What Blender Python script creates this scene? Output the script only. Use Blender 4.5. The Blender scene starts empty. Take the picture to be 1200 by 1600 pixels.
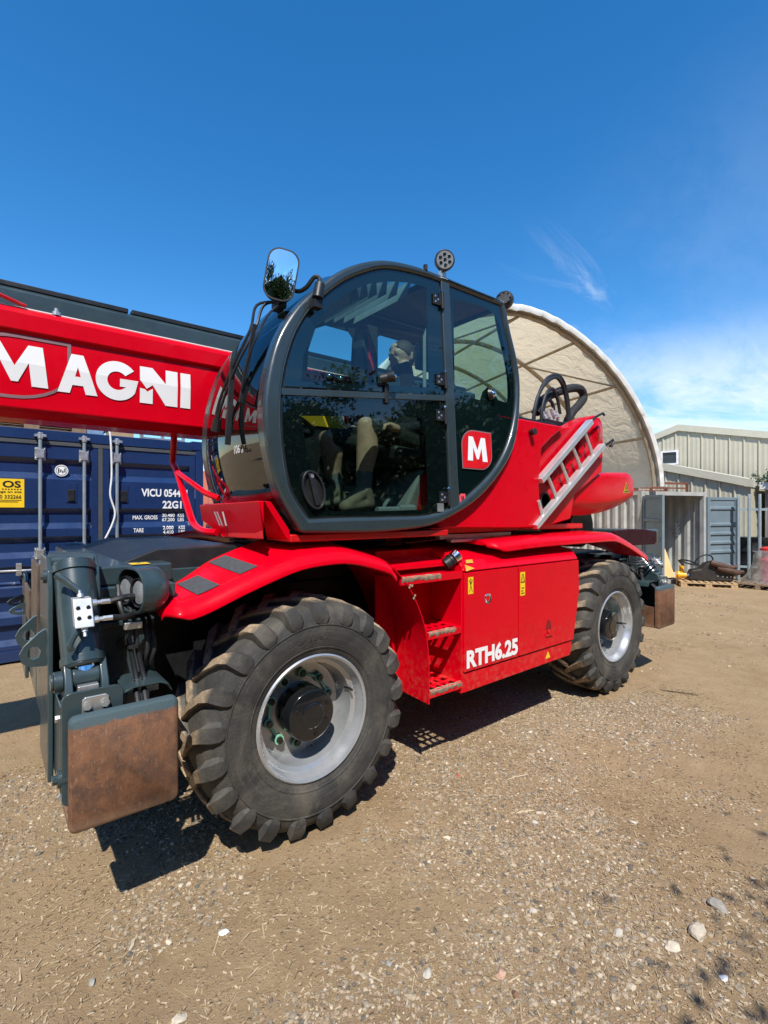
import bpy, bmesh, math, random
import numpy as np
from mathutils import Vector, Matrix
from mathutils.geometry import tessellate_polygon
PI = math.pi
R = math.radians
scene = bpy.context.scene
COL = scene.collection

# ------------------------------------------------------------------ camera
cam_d = bpy.data.cameras.new('camera')
cam = bpy.data.objects.new('camera', cam_d)
COL.objects.link(cam)
cam.location = (-1.294, -2.139, 1.65)
cam.rotation_euler = (R(90), 0, -math.atan2(.627, .779))
cam_d.sensor_fit = 'AUTO'
cam_d.sensor_width = 36
cam_d.lens = 766 / 1600 * 36
cam_d.clip_start = .02
cam_d.clip_end = 3000
scene.camera = cam
scene.render.resolution_x = 768
scene.render.resolution_y = 1024

# ------------------------------------------------------------------ sky and sun
SUN = Vector((-.43, -.60, 1.0)).normalized()      # towards the sun
world = bpy.data.worlds.new('World')
scene.world = world
world.use_nodes = True
nt = world.node_tree
nt.nodes.clear()
def wn(t, **k):
    n = nt.nodes.new(t)
    for a, b in k.items():
        setattr(n, a, b)
    return n
def wl(a, b): nt.links.new(a, b)
out = wn('ShaderNodeOutputWorld')
bg = wn('ShaderNodeBackground')
bg.inputs[1].default_value = .15
sky = wn('ShaderNodeTexSky', sky_type='NISHITA', sun_disc=False)
sky.sun_elevation = math.asin(SUN.z)
sky.sun_rotation = math.atan2(SUN.x, SUN.y)
sky.altitude = 300
sky.air_density = 1.0
sky.dust_density = .3
sky.ozone_density = 3.2
hs = wn('ShaderNodeHueSaturation')
hs.inputs['Saturation'].default_value = 1.34
hs.inputs['Hue'].default_value = .499
hs.inputs['Value'].default_value = 1.0
wl(sky.outputs[0], hs.inputs['Color'])
tc = wn('ShaderNodeTexCoord')
sep = wn('ShaderNodeSeparateXYZ')
wl(tc.outputs['Generated'], sep.inputs[0])
def wm(op, a, b=None, c=None):
    n = wn('ShaderNodeMath', operation=op)
    for i, v in enumerate((a, b, c)):
        if v is None: continue
        if isinstance(v, (int, float)): n.inputs[i].default_value = v
        else: wl(v, n.inputs[i])
    return n.outputs[0]
# thin cloud sheet far overhead: direction projected on a high plane
zz = wm('ADD', wm('MAXIMUM', sep.outputs[2], 0.0), .10)
comb = wn('ShaderNodeCombineXYZ')
wl(wm('DIVIDE', sep.outputs[0], zz), comb.inputs[0])
wl(wm('DIVIDE', sep.outputs[1], zz), comb.inputs[1])
def cloud_noise(scale, detail, rough, dist, loc, rot, sc):
    mp = wn('ShaderNodeMapping')
    mp.inputs['Rotation'].default_value = (0, 0, R(rot))
    mp.inputs['Scale'].default_value = sc
    mp.inputs['Location'].default_value = loc
    wl(comb.outputs[0], mp.inputs[0])
    n = wn('ShaderNodeTexNoise')
    n.inputs['Scale'].default_value = scale; n.inputs['Detail'].default_value = detail
    n.inputs['Roughness'].default_value = rough; n.inputs['Distortion'].default_value = dist
    wl(mp.outputs[0], n.inputs['Vector'])
    return n.outputs['Fac']
def wr(v, a, b, lo, hi):
    n = wn('ShaderNodeMapRange', interpolation_type='SMOOTHSTEP')
    wl(v, n.inputs[0])
    for i, q in enumerate((a, b, lo, hi)): n.inputs[i + 1].default_value = q
    return n.outputs[0]
CL = (14.0, -3.0, 0)
field = cloud_noise(.16, 2, .5, .2, CL, 0, (1, 1, 1))               # where the cloud fields are
puff = cloud_noise(.8, 12, .68, .7, (1.3, 4.2, 0), 30, (.7, 1.2, 1))   # their soft structure
wisp = cloud_noise(1.3, 10, .66, 1.6, (-.45, 2, 0), -15, (.35, 1.5, 1))      # drawn-out cirrus
fmask = wr(field, .50, .62, 0, 1)
bank = wm('MULTIPLY', wm('MULTIPLY', wr(puff, .36, .62, .05, .8), wr(field, .475, .58, 0, 1)), wr(sep.outputs[2], .18, .34, 1, .08))
cir = wm('MULTIPLY', wr(wisp, .53, .74, 0, .5), wm('MULTIPLY', wr(field, .45, .55, 0, 1), wr(sep.outputs[2], .40, .52, 1, .1)))
cl_out = wm('MINIMUM', wm('ADD', bank, cir), .9)
mixc = wn('ShaderNodeMix', data_type='RGBA')
wl(cl_out, mixc.inputs['Factor'])
wl(hs.outputs[0], mixc.inputs['A'])
mixc.inputs['B'].default_value = (4.8, 5.3, 5.8, 1)
wl(mixc.outputs['Result'], bg.inputs[0])
wl(bg.outputs[0], out.inputs[0])

sun_d = bpy.data.lights.new('sun', 'SUN')
sun_d.energy = 4.6
sun_d.angle = R(.53)
sun_d.color = (1, .955, .88)
sun_o = bpy.data.objects.new('sun', sun_d)
COL.objects.link(sun_o)
sun_o.rotation_euler = (-SUN).to_track_quat('-Z', 'Y').to_euler()
sun_o.location = (-6, -9, 14)

vs = scene.view_settings
vs.view_transform = 'Standard'
vs.look = 'None'
vs.exposure = .5
vs.gamma = 1
scene.render.engine = 'CYCLES'
scene.cycles.max_bounces = 10
scene.cycles.transparent_max_bounces = 16
scene.cycles.caustics_reflective = False
scene.cycles.caustics_refractive = False
scene.cycles.sample_clamp_indirect = 8

# ------------------------------------------------------------------ materials
MATS = {}
def nodes_of(name):
    m = bpy.data.materials.new(name)
    m.use_nodes = True
    t = m.node_tree
    t.nodes.clear()
    o = t.nodes.new('ShaderNodeOutputMaterial')
    return m, t, o
class NT:
    def __init__(s, t): s.t = t
    def n(s, ty, **k):
        x = s.t.nodes.new(ty)
        for a, b in k.items(): setattr(x, a, b)
        return x
    def l(s, a, b): s.t.links.new(a, b)
    def put(s, sock, v):
        if hasattr(v, 'is_linked') or hasattr(v, 'links'): s.l(v, sock)
        elif isinstance(v, (tuple, list)): sock.default_value = tuple(v) + ((1,) if len(v) == 3 and len(sock.default_value) == 4 else ())
        else: sock.default_value = v
    def noise(s, vec, scale, detail=4, rough=.55, dist=0):
        x = s.n('ShaderNodeTexNoise')
        x.inputs['Scale'].default_value = scale; x.inputs['Detail'].default_value = detail
        x.inputs['Roughness'].default_value = rough; x.inputs['Distortion'].default_value = dist
        if vec is not None: s.l(vec, x.inputs['Vector'])
        return x.outputs['Fac']
    def ramp(s, f, a, b, lo=0., hi=1.):
        x = s.n('ShaderNodeMapRange', interpolation_type='SMOOTHSTEP')
        s.l(f, x.inputs[0])
        for i, v in enumerate((a, b, lo, hi)): x.inputs[i + 1].default_value = v
        return x.outputs[0]
    def mix(s, f, a, b):
        x = s.n('ShaderNodeMix', data_type='RGBA')
        s.put(x.inputs['Factor'], f); s.put(x.inputs['A'], a); s.put(x.inputs['B'], b)
        return x.outputs['Result']
    def math(s, op, a, b=0., c=None):
        x = s.n('ShaderNodeMath', operation=op)
        s.put(x.inputs[0], a); s.put(x.inputs[1], b)
        if c is not None: s.put(x.inputs[2], c)
        return x.outputs[0]
    def bump(s, h, strength, dist=.01):
        x = s.n('ShaderNodeBump')
        x.inputs['Strength'].default_value = strength; x.inputs['Distance'].default_value = dist
        s.l(h, x.inputs['Height'])
        return x.outputs[0]
def pm(name, col, *a_, splash=0., **k_):
    m = pm0(name, col, *a_, **k_)
    if splash:      # dried mud thrown up on the lowest panels
        N = NT(m.node_tree); p = next(n for n in m.node_tree.nodes if n.type == 'BSDF_PRINCIPLED')
        ge = N.n('ShaderNodeNewGeometry'); s = N.n('ShaderNodeSeparateXYZ'); N.l(ge.outputs['Position'], s.inputs[0])
        f = N.math('MULTIPLY', N.ramp(s.outputs[2], .95, .45, 0, 1), N.ramp(N.noise(ge.outputs['Position'], 22, 9, .75), .44, .70, 0, splash))
        old = p.inputs['Base Color'].links[0].from_socket
        N.l(N.mix(f, old, (.30, .20, .125)), p.inputs['Base Color'])
        ro = p.inputs['Roughness'].links[0].from_socket
        N.l(N.math('MAXIMUM', ro, N.math('MULTIPLY', f, .9)), p.inputs['Roughness'])
    return m
def pm0(name, col, rough=.5, metal=0., coat=0., var=.12, vscale=6., bump=0., bscale=60., dust=0., dustcol=(.30, .22, .14), dscale=5., spec=.5, stretch=None):
    m, t, o = nodes_of(name)
    N = NT(t)
    p = N.n('ShaderNodeBsdfPrincipled')
    tcn = N.n('ShaderNodeTexCoord')
    v = tcn.outputs['Object']
    if stretch:
        mpn = N.n('ShaderNodeMapping'); mpn.inputs['Scale'].default_value = stretch
        N.l(v, mpn.inputs[0]); v = mpn.outputs[0]
    f = N.noise(v, vscale, 5, .6)
    f = N.ramp(f, .25, .75)
    a = tuple(c * (1 - var) for c in col); b = tuple(min(1, c * (1 + var)) for c in col)
    c = N.mix(f, a, b)
    r = N.ramp(N.noise(v, vscale * 2.3, 5), .2, .8, max(.02, rough * .8), min(1, rough * 1.25))
    if dust:
        d = N.ramp(N.noise(v, dscale, 8, .68), .62 - dust * .35, .92 - dust * .35, 0, min(1, dust * 1.3))
        c = N.mix(d, c, dustcol)
        r = N.math('MAXIMUM', r, N.math('MULTIPLY', d, .8))
    N.l(c, p.inputs['Base Color']); N.l(r, p.inputs['Roughness'])
    p.inputs['Metallic'].default_value = metal
    p.inputs['Specular IOR Level'].default_value = spec
    if coat:
        p.inputs['Coat Weight'].default_value = coat
        p.inputs['Coat Roughness'].default_value = .06
    if bump:
        N.l(N.bump(N.noise(v, bscale, 6, .6), bump, .004), p.inputs['Normal'])
    N.l(p.outputs[0], o.inputs[0])
    MATS[name] = m
    return m
def glass_mat(name, tint, gloss=1.0, rough=.0, ior=1.5, haze=None):
    m, t, o = nodes_of(name)
    N = NT(t)
    tr = N.n('ShaderNodeBsdfTransparent'); tr.inputs[0].default_value = (*tint, 1)
    gl = N.n('ShaderNodeBsdfGlossy'); gl.inputs['Roughness'].default_value = rough
    gl.inputs[0].default_value = (gloss, gloss, gloss, 1)
    # two-sided Schlick reflectance so that single sheets behave the same from both faces
    ge = N.n('ShaderNodeNewGeometry'); dp = N.n('ShaderNodeVectorMath', operation='DOT_PRODUCT')
    N.l(ge.outputs['Normal'], dp.inputs[0]); N.l(ge.outputs['Incoming'], dp.inputs[1])
    k = N.math('POWER', N.math('SUBTRACT', 1., N.math('ABSOLUTE', dp.outputs['Value'])), 5.)
    f0 = ((ior - 1)/(ior + 1))**2*1.7
    fac = N.math('ADD', N.math('MULTIPLY', k, 1 - f0), f0)
    mx = N.n('ShaderNodeMixShader')
    base = tr.outputs[0]
    if haze:
        df = N.n('ShaderNodeBsdfDiffuse'); df.inputs[0].default_value = (.5, .45, .38, 1)
        mh = N.n('ShaderNodeMixShader')
        tcn = N.n('ShaderNodeTexCoord')
        N.l(N.ramp(N.noise(tcn.outputs['Object'], 5, 7, .65), .35, .85, haze * .3, haze), mh.inputs[0])
        N.l(tr.outputs[0], mh.inputs[1]); N.l(df.outputs[0], mh.inputs[2])
        base = mh.outputs[0]
    N.l(fac, mx.inputs[0]); N.l(base, mx.inputs[1]); N.l(gl.outputs[0], mx.inputs[2])
    N.l(mx.outputs[0], o.inputs[0])
    MATS[name] = m
    return m

RED = pm('red_paint', (.58, .0004, .010), .30, coat=.16, var=.05, dust=.08, dustcol=(.36, .045, .035), dscale=16, spec=.12, splash=.34)
REDD = pm('red_paint_muddy', (.50, .003, .006), .4, coat=.3, var=.08, dust=.22, dustcol=(.30, .20, .13), dscale=14)
TEAL = pm('anthracite_paint', (.030, .050, .056), .30, coat=.3, var=.14, dust=.26, dustcol=(.095, .085, .065), dscale=18)
CABF = pm('cab_frame_paint', (.025, .037, .041), .30, coat=.5, var=.08, dust=.06, dustcol=(.12, .12, .11))
BLACK = pm('black_plastic', (.012, .013, .014), .42, var=.2, dust=.12, dustcol=(.10, .09, .07))
BLACKG = pm('black_gloss', (.008, .009, .010), .16, coat=.4, var=.2, dust=.1, dustcol=(.08, .08, .07))
DARK = pm('dark_steel', (.010, .011, .012), .5, metal=.2, var=.3, dust=.12, dustcol=(.03, .025, .02))
HOSE = pm('hose_rubber', (.014, .014, .015), .45, var=.2, bump=.2, bscale=200)
ZINC = pm('zinc_steel', (.62, .63, .62), .34, metal=.85, var=.12)
ALU = pm('aluminium', (.72, .72, .71), .38, metal=.7, var=.1, dust=.1, dustcol=(.4, .35, .28))
CHROME = pm('chrome', (.82, .83, .84), .09, metal=1, var=.03)
RIMM = pm('rim_silver_paint', (.46, .47, .48), .30, metal=.6, coat=.15, var=.08, dust=.2, dustcol=(.24, .19, .135), dscale=20)
WHITE = pm('white_decal', (.76, .76, .75), .35, var=.03, dust=.05)
GREYD = pm('grey_decal', (.22, .12, .13), .4, var=.04)
SILV = pm('silver_decal', (.55, .50, .50), .3, metal=.3, var=.04)
YEL = pm('yellow_decal', (.80, .52, .015), .4, var=.05)
YELP = pm('yellow_paint', (.78, .38, .012), .4, var=.1, dust=.2)
BLK = pm('black_decal', (.012, .012, .012), .4, var=.05)
AMBER = pm('amber_reflector', (.75, .32, .02), .2, coat=.6)
GRIP = pm('grip_tape', (.052, .056, .060), .85, var=.25, vscale=60, bump=.5, bscale=300, dust=.1, dustcol=(.16, .13, .10))
GREENP = pm('green_plastic', (.22, .50, .34), .45)
SLEEVE = pm('fabric_sleeve', (.018, .019, .020), .85, var=.3, vscale=30, bump=.6, bscale=120)
LENS = pm('lamp_lens', (.75, .78, .80), .07, metal=.75, var=.1, vscale=25)
MIRR = pm('mirror_glass', (.90, .91, .92), .015, metal=1, var=.0)
GLASS_UP = glass_mat('door_glass_upper', (.50, .68, .66))
GLASS_LO = glass_mat('door_glass_lower', (.46, .54, .50), 1.0)
GLASS_WS = glass_mat('windscreen_glass', (.26, .33, .32), 1.0, ior=1.75)
GLASS_CL = glass_mat('clear_glass', (.85, .9, .9))
INTER = pm('cab_interior', (.030, .034, .036), .6, var=.15)
INTERL = pm('cab_interior_grey', (.22, .27, .27), .55, var=.1)
LINER = pm('roof_liner', (.20, .235, .235), .75, var=.1)
REDP = pm('red_plastic', (.62, .02, .02), .4)

# ------------------------------------------------------------------ mesh helpers
WP = {}          # world position of every object's origin (no rotations used on parents)
def world_pos(o): return WP.get(o.name, Vector((0, 0, 0)))
class MB:
    def __init__(s): s.v = []; s.f = []; s.mi = []
    def add(s, v, f, mi=0):
        k = len(s.v)
        s.v += [tuple(p) for p in v]
        s.f += [tuple(i + k for i in q) for q in f]
        s.mi += [mi] * len(f)
        return s
    def box(s, a, b, mi=0):
        x0, y0, z0 = (min(a[i], b[i]) for i in range(3)); x1, y1, z1 = (max(a[i], b[i]) for i in range(3))
        return s.add([(x0,y0,z0),(x1,y0,z0),(x1,y1,z0),(x0,y1,z0),(x0,y0,z1),(x1,y0,z1),(x1,y1,z1),(x0,y1,z1)],
            [(0,3,2,1),(4,5,6,7),(0,1,5,4),(1,2,6,5),(2,3,7,6),(3,0,4,7)], mi)
    def hexa(s, b, t, mi=0):      # bottom four, top four
        return s.add(list(b) + list(t), [(0,3,2,1),(4,5,6,7),(0,1,5,4),(1,2,6,5),(2,3,7,6),(3,0,4,7)], mi)
    def prism(s, poly, axis, a0, a1, mi=0):
        n = len(poly)
        def P(p, a):
            if axis == 'y': return (p[0], a, p[1])
            if axis == 'x': return (a, p[0], p[1])
            return (p[0], p[1], a)
        v = [P(p, a0) for p in poly] + [P(p, a1) for p in poly]
        f = [tuple(range(n)), tuple(range(2 * n - 1, n - 1, -1))] + [(i, i + n, (i + 1) % n + n, (i + 1) % n) for i in range(n)]
        return s.add(v, f, mi)
    def ring(s, o, i, axis, a0, a1, mi=0):      # frame between two closed loops
        n = len(o)
        def P(p, a):
            if axis == 'y': return (p[0], a, p[1])
            if axis == 'x': return (a, p[0], p[1])
            return (p[0], p[1], a)
        v = [P(p, a0) for p in o] + [P(p, a0) for p in i] + [P(p, a1) for p in o] + [P(p, a1) for p in i]
        f = []
        for k in range(n):
            j = (k + 1) % n
            f += [(k, j, n + j, n + k), (2*n + k, 3*n + k, 3*n + j, 2*n + j), (k, 2*n + k, 2*n + j, j), (n + k, n + j, 3*n + j, 3*n + k)]
        return s.add(v, f, mi)
    def tube(s, pts, r, n=8, caps=True, mi=0, closed=False):
        pts = [Vector(p) for p in pts]
        m = len(pts)
        rr = r if isinstance(r, (list, tuple)) else [r] * m
        up = None; v = []; f = []
        for i, p in enumerate(pts):
            if closed: d = pts[(i + 1) % m] - pts[i - 1]
            else: d = pts[min(i + 1, m - 1)] - pts[max(i - 1, 0)]
            d.normalize()
            if up is None:
                up = d.orthogonal().normalized()
            up = (up - d * up.dot(d))
            if up.length < 1e-6: up = d.orthogonal()
            up.normalize()
            w = d.cross(up)
            for k in range(n):
                a = 2 * PI * k / n
                v.append(p + (up * math.cos(a) + w * math.sin(a)) * rr[i])
        for i in range(m if closed else m - 1):
            j = (i + 1) % m
            for k in range(n):
                l = (k + 1) % n
                f.append((i*n + k, i*n + l, j*n + l, j*n + k))
        if caps and not closed:
            f.append(tuple(range(n - 1, -1, -1))); f.append(tuple((m - 1) * n + k for k in range(n)))
        return s.add(v, f, mi)
    def cyl(s, a, b, r, r2=None, n=16, mi=0):
        return s.tube([a, b], [r, r if r2 is None else r2], n, True, mi)
    def lathe(s, prof, c, axis='y', n=32, mi=0, a0=0., a1=2*PI):
        # prof: (radius, offset along axis)
        v = []; f = []
        full = abs(a1 - a0 - 2 * PI) < 1e-6
        m = n if full else n + 1
        for k in range(m):
            a = a0 + (a1 - a0) * k / n
            ca, sa = math.cos(a), math.sin(a)
            for r, h in prof:
                if axis == 'y': v.append((c[0] + r*ca, c[1] + h, c[2] + r*sa))
                elif axis == 'z': v.append((c[0] + r*ca, c[1] + r*sa, c[2] + h))
                else: v.append((c[0] + h, c[1] + r*ca, c[2] + r*sa))
        q = len(prof)
        for k in range(n):
            l = (k + 1) % m
            for i in range(q - 1):
                f.append((k*q + i, k*q + i + 1, l*q + i + 1, l*q + i))
        return s.add(v, f, mi)
    def sphere(s, c, r, n=12, m=8, mi=0):
        rx, ry, rz = r if isinstance(r, (tuple, list)) else (r, r, r)
        v = []; f = []
        for i in range(m + 1):
            t = PI * i / m
            for k in range(n):
                a = 2 * PI * k / n
                v.append((c[0] + rx*math.sin(t)*math.cos(a), c[1] + ry*math.sin(t)*math.sin(a), c[2] + rz*math.cos(t)))
        for i in range(m):
            for k in range(n):
                l = (k + 1) % n
                f.append((i*n + k, (i+1)*n + k, (i+1)*n + l, i*n + l))
        return s.add(v, f, mi)
    def bar(s, a, b, w, h, up=(0, 0, 1), mi=0):   # rectangular bar from a to b
        a = Vector(a); b = Vector(b); d = (b - a).normalized(); u = Vector(up)
        sd = d.cross(u).normalized(); u = sd.cross(d)
        q = [sd*(-w/2) + u*(-h/2), sd*(w/2) + u*(-h/2), sd*(w/2) + u*(h/2), sd*(-w/2) + u*(h/2)]
        return s.add([a + k for k in q] + [b + k for k in q], [(0,3,2,1),(4,5,6,7),(0,1,5,4),(1,2,6,5),(2,3,7,6),(3,0,4,7)], mi)
    def loft(s, loops, caps=True, closed=True, mi=0):
        n = len(loops[0]); v = [p for l in loops for p in l]; f = []
        for i in range(len(loops) - 1):
            for k in range(n if closed else n - 1):
                l = (k + 1) % n
                f.append((i*n + k, i*n + l, (i+1)*n + l, (i+1)*n + k))
        if caps: f.append(tuple(range(n - 1, -1, -1))); f.append(tuple((len(loops) - 1) * n + k for k in range(n)))
        return s.add(v, f, mi)
    def flat(s, loops, P, mi=0):      # filled outline with holes; P maps 2d to 3d
        tri = tessellate_polygon([[Vector((a, b, 0)) for a, b in l] for l in loops])
        return s.add([P(a, b) for l in loops for a, b in l], tri, mi)
    def map(s, fn): s.v = [tuple(fn(*p)) for p in s.v]; return s
    def build(s, name, mat, parent=None, bevel=0., seg=2, ang=32, origin=None, smooth=True, sub=0):
        me = bpy.data.meshes.new(name)
        c = Vector(origin) if origin is not None else Vector([(min(p[i] for p in s.v) + max(p[i] for p in s.v)) / 2 for i in range(3)])
        me.from_pydata([(p[0]-c.x, p[1]-c.y, p[2]-c.z) for p in s.v], [], s.f)
        bm = bmesh.new(); bm.from_mesh(me)
        bmesh.ops.recalc_face_normals(bm, faces=bm.faces)
        bm.to_mesh(me); bm.free()
        for m in (mat if isinstance(mat, (list, tuple)) else [mat]): me.materials.append(m)
        if isinstance(mat, (list, tuple)): me.polygons.foreach_set('material_index', s.mi)
        if smooth:
            me.polygons.foreach_set('use_smooth', [True] * len(me.polygons))
            me.set_sharp_from_angle(angle=R(ang))
        me.update()
        o = bpy.data.objects.new(name, me)
        COL.objects.link(o)
        place(o, c, parent)
        if bevel:
            b = o.modifiers.new('bevel', 'BEVEL')
            b.width = bevel; b.segments = seg; b.limit_method = 'ANGLE'; b.angle_limit = R(30); b.harden_normals = True
        if sub:
            b = o.modifiers.new('subsurf', 'SUBSURF'); b.levels = sub; b.render_levels = sub
        return o
def place(o, c, parent=None):
    c = Vector(c)
    if parent is not None:
        o.parent = parent
        o.location = c - world_pos(parent)
    else:
        o.location = c
    WP[o.name] = c
def thing(name, label, cat, loc, group=None):
    o = bpy.data.objects.new(name, None)
    o.empty_display_size = .3
    COL.objects.link(o)
    place(o, loc)
    return tag(o, label, cat, group)
def tag(o, label, cat, group=None):
    o['label'] = label; o['category'] = cat
    if group: o['group'] = group
    return o
def kind(o, k): o['kind'] = k; return o
def copy_part(o, off, parent):
    c = o.copy(); COL.objects.link(c)
    w = world_pos(o) + Vector(off)
    c.parent = parent
    c.location = w - (world_pos(parent) if parent is not None else Vector((0, 0, 0)))
    WP[c.name] = w
    return c
def circ(r, n=24, c=(0, 0), a0=0, a1=2*PI):
    full = abs(a1 - a0 - 2*PI) < 1e-6
    return [(c[0] + r*math.cos(a0 + (a1-a0)*k/(n if full else n-1)), c[1] + r*math.sin(a0 + (a1-a0)*k/(n if full else n-1))) for k in range(n)]
def rrect(x0, y0, x1, y1, r, n=4):
    p = []
    for cx, cy, a in ((x1-r, y1-r, 0), (x0+r, y1-r, 90), (x0+r, y0+r, 180), (x1-r, y0+r, 270)):
        for k in range(n + 1):
            t = R(a + 90*k/n); p.append((cx + r*math.cos(t), cy + r*math.sin(t)))
    return p
def smooth_path(pts, n=6, closed=False):
    pts = [Vector(p) for p in pts]; m = len(pts); o = []
    for i in range(m if closed else m - 1):
        p1, p2 = pts[i], pts[(i+1) % m]
        p0 = pts[i-1] if (closed or i > 0) else p1*2 - p2
        p3 = pts[(i+2) % m] if (closed or i + 2 < m) else p2*2 - p1
        for k in range(n):
            t = k / n
            o.append(.5*((2*p1) + (p2-p0)*t + (2*p0 - 5*p1 + 4*p2 - p3)*t*t + (3*p1 - p0 - 3*p2 + p3)*t**3))
    if not closed: o.append(pts[-1])
    return o
def text_mesh(txt, size, bold=0., sx=1., spacing=1.):
    cu = bpy.data.curves.new('t', 'FONT'); cu.body = txt; cu.size = 1; cu.offset = bold; cu.space_character = spacing
    cu.resolution_u = 3
    o = bpy.data.objects.new('t', cu); COL.objects.link(o)
    dg = bpy.context.evaluated_depsgraph_get()
    me = bpy.data.meshes.new_from_object(o.evaluated_get(dg))
    v = [tuple(p.co) for p in me.vertices]; f = [tuple(p.vertices) for p in me.polygons]
    bpy.data.objects.remove(o); bpy.data.curves.remove(cu); bpy.data.meshes.remove(me)
    xs = [p[0] for p in v]; ys = [p[1] for p in v]
    x0, x1, y0, y1 = min(xs), max(xs), min(ys), max(ys)
    return [((a - x0) / (y1 - y0) * size * sx, (b - y0) / (y1 - y0) * size) for a, b, c in v], f, (x1 - x0) / (y1 - y0) * size * sx
def text_on(mb, txt, size, P, bold=0., width=None, sx=1., x0=0., y0=0., mi=0, spacing=1.):
    v, f, w = text_mesh(txt, size, bold, sx, spacing)
    k = 1 if width is None else width / w
    mb.add([P(x0 + a*k, y0 + b) for a, b in v], f, mi)
    return w * k

# ================================================================== ground
rng = np.random.default_rng(7)
random.seed(5)
def vnoise(x, y, seed=0):
    xi = np.floor(x).astype(np.int64); yi = np.floor(y).astype(np.int64)
    xf = x - xi; yf = y - yi
    def h(a, b):
        n = (a * 374761393 + b * 668265263 + seed * 144269504) & 0x7fffffff
        n = ((n ^ (n >> 13)) * 1274126177) & 0x7fffffff
        return ((n ^ (n >> 16)) & 0xffff) / 65535.
    u = xf*xf*(3 - 2*xf); w = yf*yf*(3 - 2*yf)
    return (h(xi, yi)*(1-u) + h(xi+1, yi)*u)*(1-w) + (h(xi, yi+1)*(1-u) + h(xi+1, yi+1)*u)*w
def sst(a, b, x): t = np.clip((x - a)/(b - a), 0, 1); return t*t*(3 - 2*t)
def gz(x, y):
    x = np.asarray(x, float); y = np.asarray(y, float)
    z = -.24 * sst(5, 12, x)
    z = z + (vnoise(x*.9 + 3, y*.9, 1) - .5)*.03 + (vnoise(x*2.7, y*2.7, 2) - .5)*.016
    near = np.exp(-((x - 1)/6)**2 - (y/5)**2)
    z = z + near*((vnoise(x*9, y*9, 3) - .5)*.010 + (vnoise(x*23, y*23, 4) - .5)*.006)
    # flat, pressed patches under the four tyres
    for wx in (0, 3.167):
        for wy in (.22, 2.23):
            k = np.exp(-(((x - wx)/.33)**2 + ((y - wy)/.33)**2)**2)
            z = z*(1 - k) + k*.004
    return z
def axis_pts(lo, hi, step, far):
    a = list(np.arange(lo, hi + 1e-6, step)); g = step; p = a[-1]
    while p < far: g *= 1.22; p += g; a.append(p)
    g = step; p = a[0]
    while p > -far: g *= 1.22; p -= g; a.insert(0, p)
    return np.array(a)
gx = axis_pts(-2.2, 3.6, .028, 900); gy = axis_pts(-2.2, 3.0, .028, 900)
GX, GY = np.meshgrid(gx, gy)
GZ = gz(GX, GY)
V = np.stack([GX.ravel(), GY.ravel(), GZ.ravel()], 1)
nx, ny = len(gx), len(gy)
idx = np.arange(nx*ny).reshape(ny, nx)
F4 = np.stack([idx[:-1, :-1].ravel(), idx[:-1, 1:].ravel(), idx[1:, 1:].ravel(), idx[1:, :-1].ravel()], 1)
def np_mesh(name, V, F, mat, parent=None, smooth=True, mi=None):
    me = bpy.data.meshes.new(name)
    k = F.shape[1]
    me.vertices.add(len(V)); me.vertices.foreach_set('co', np.ascontiguousarray(V, np.float32).ravel())
    me.loops.add(F.size); me.loops.foreach_set('vertex_index', np.ascontiguousarray(F, np.int32).ravel())
    me.polygons.add(len(F)); me.polygons.foreach_set('loop_start', np.arange(0, F.size, k, dtype=np.int32))
    for m in (mat if isinstance(mat, (list, tuple)) else [mat]): me.materials.append(m)
    if mi is not None: me.polygons.foreach_set('material_index', np.ascontiguousarray(mi, np.int32))
    me.polygons.foreach_set('use_smooth', np.full(len(F), smooth))
    me.update(calc_edges=True); me.validate()
    o = bpy.data.objects.new(name, me); COL.objects.link(o)
    if parent is not None: o.parent = parent; o.location = -world_pos(parent)
    WP[o.name] = Vector((0, 0, 0))
    return o
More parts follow.
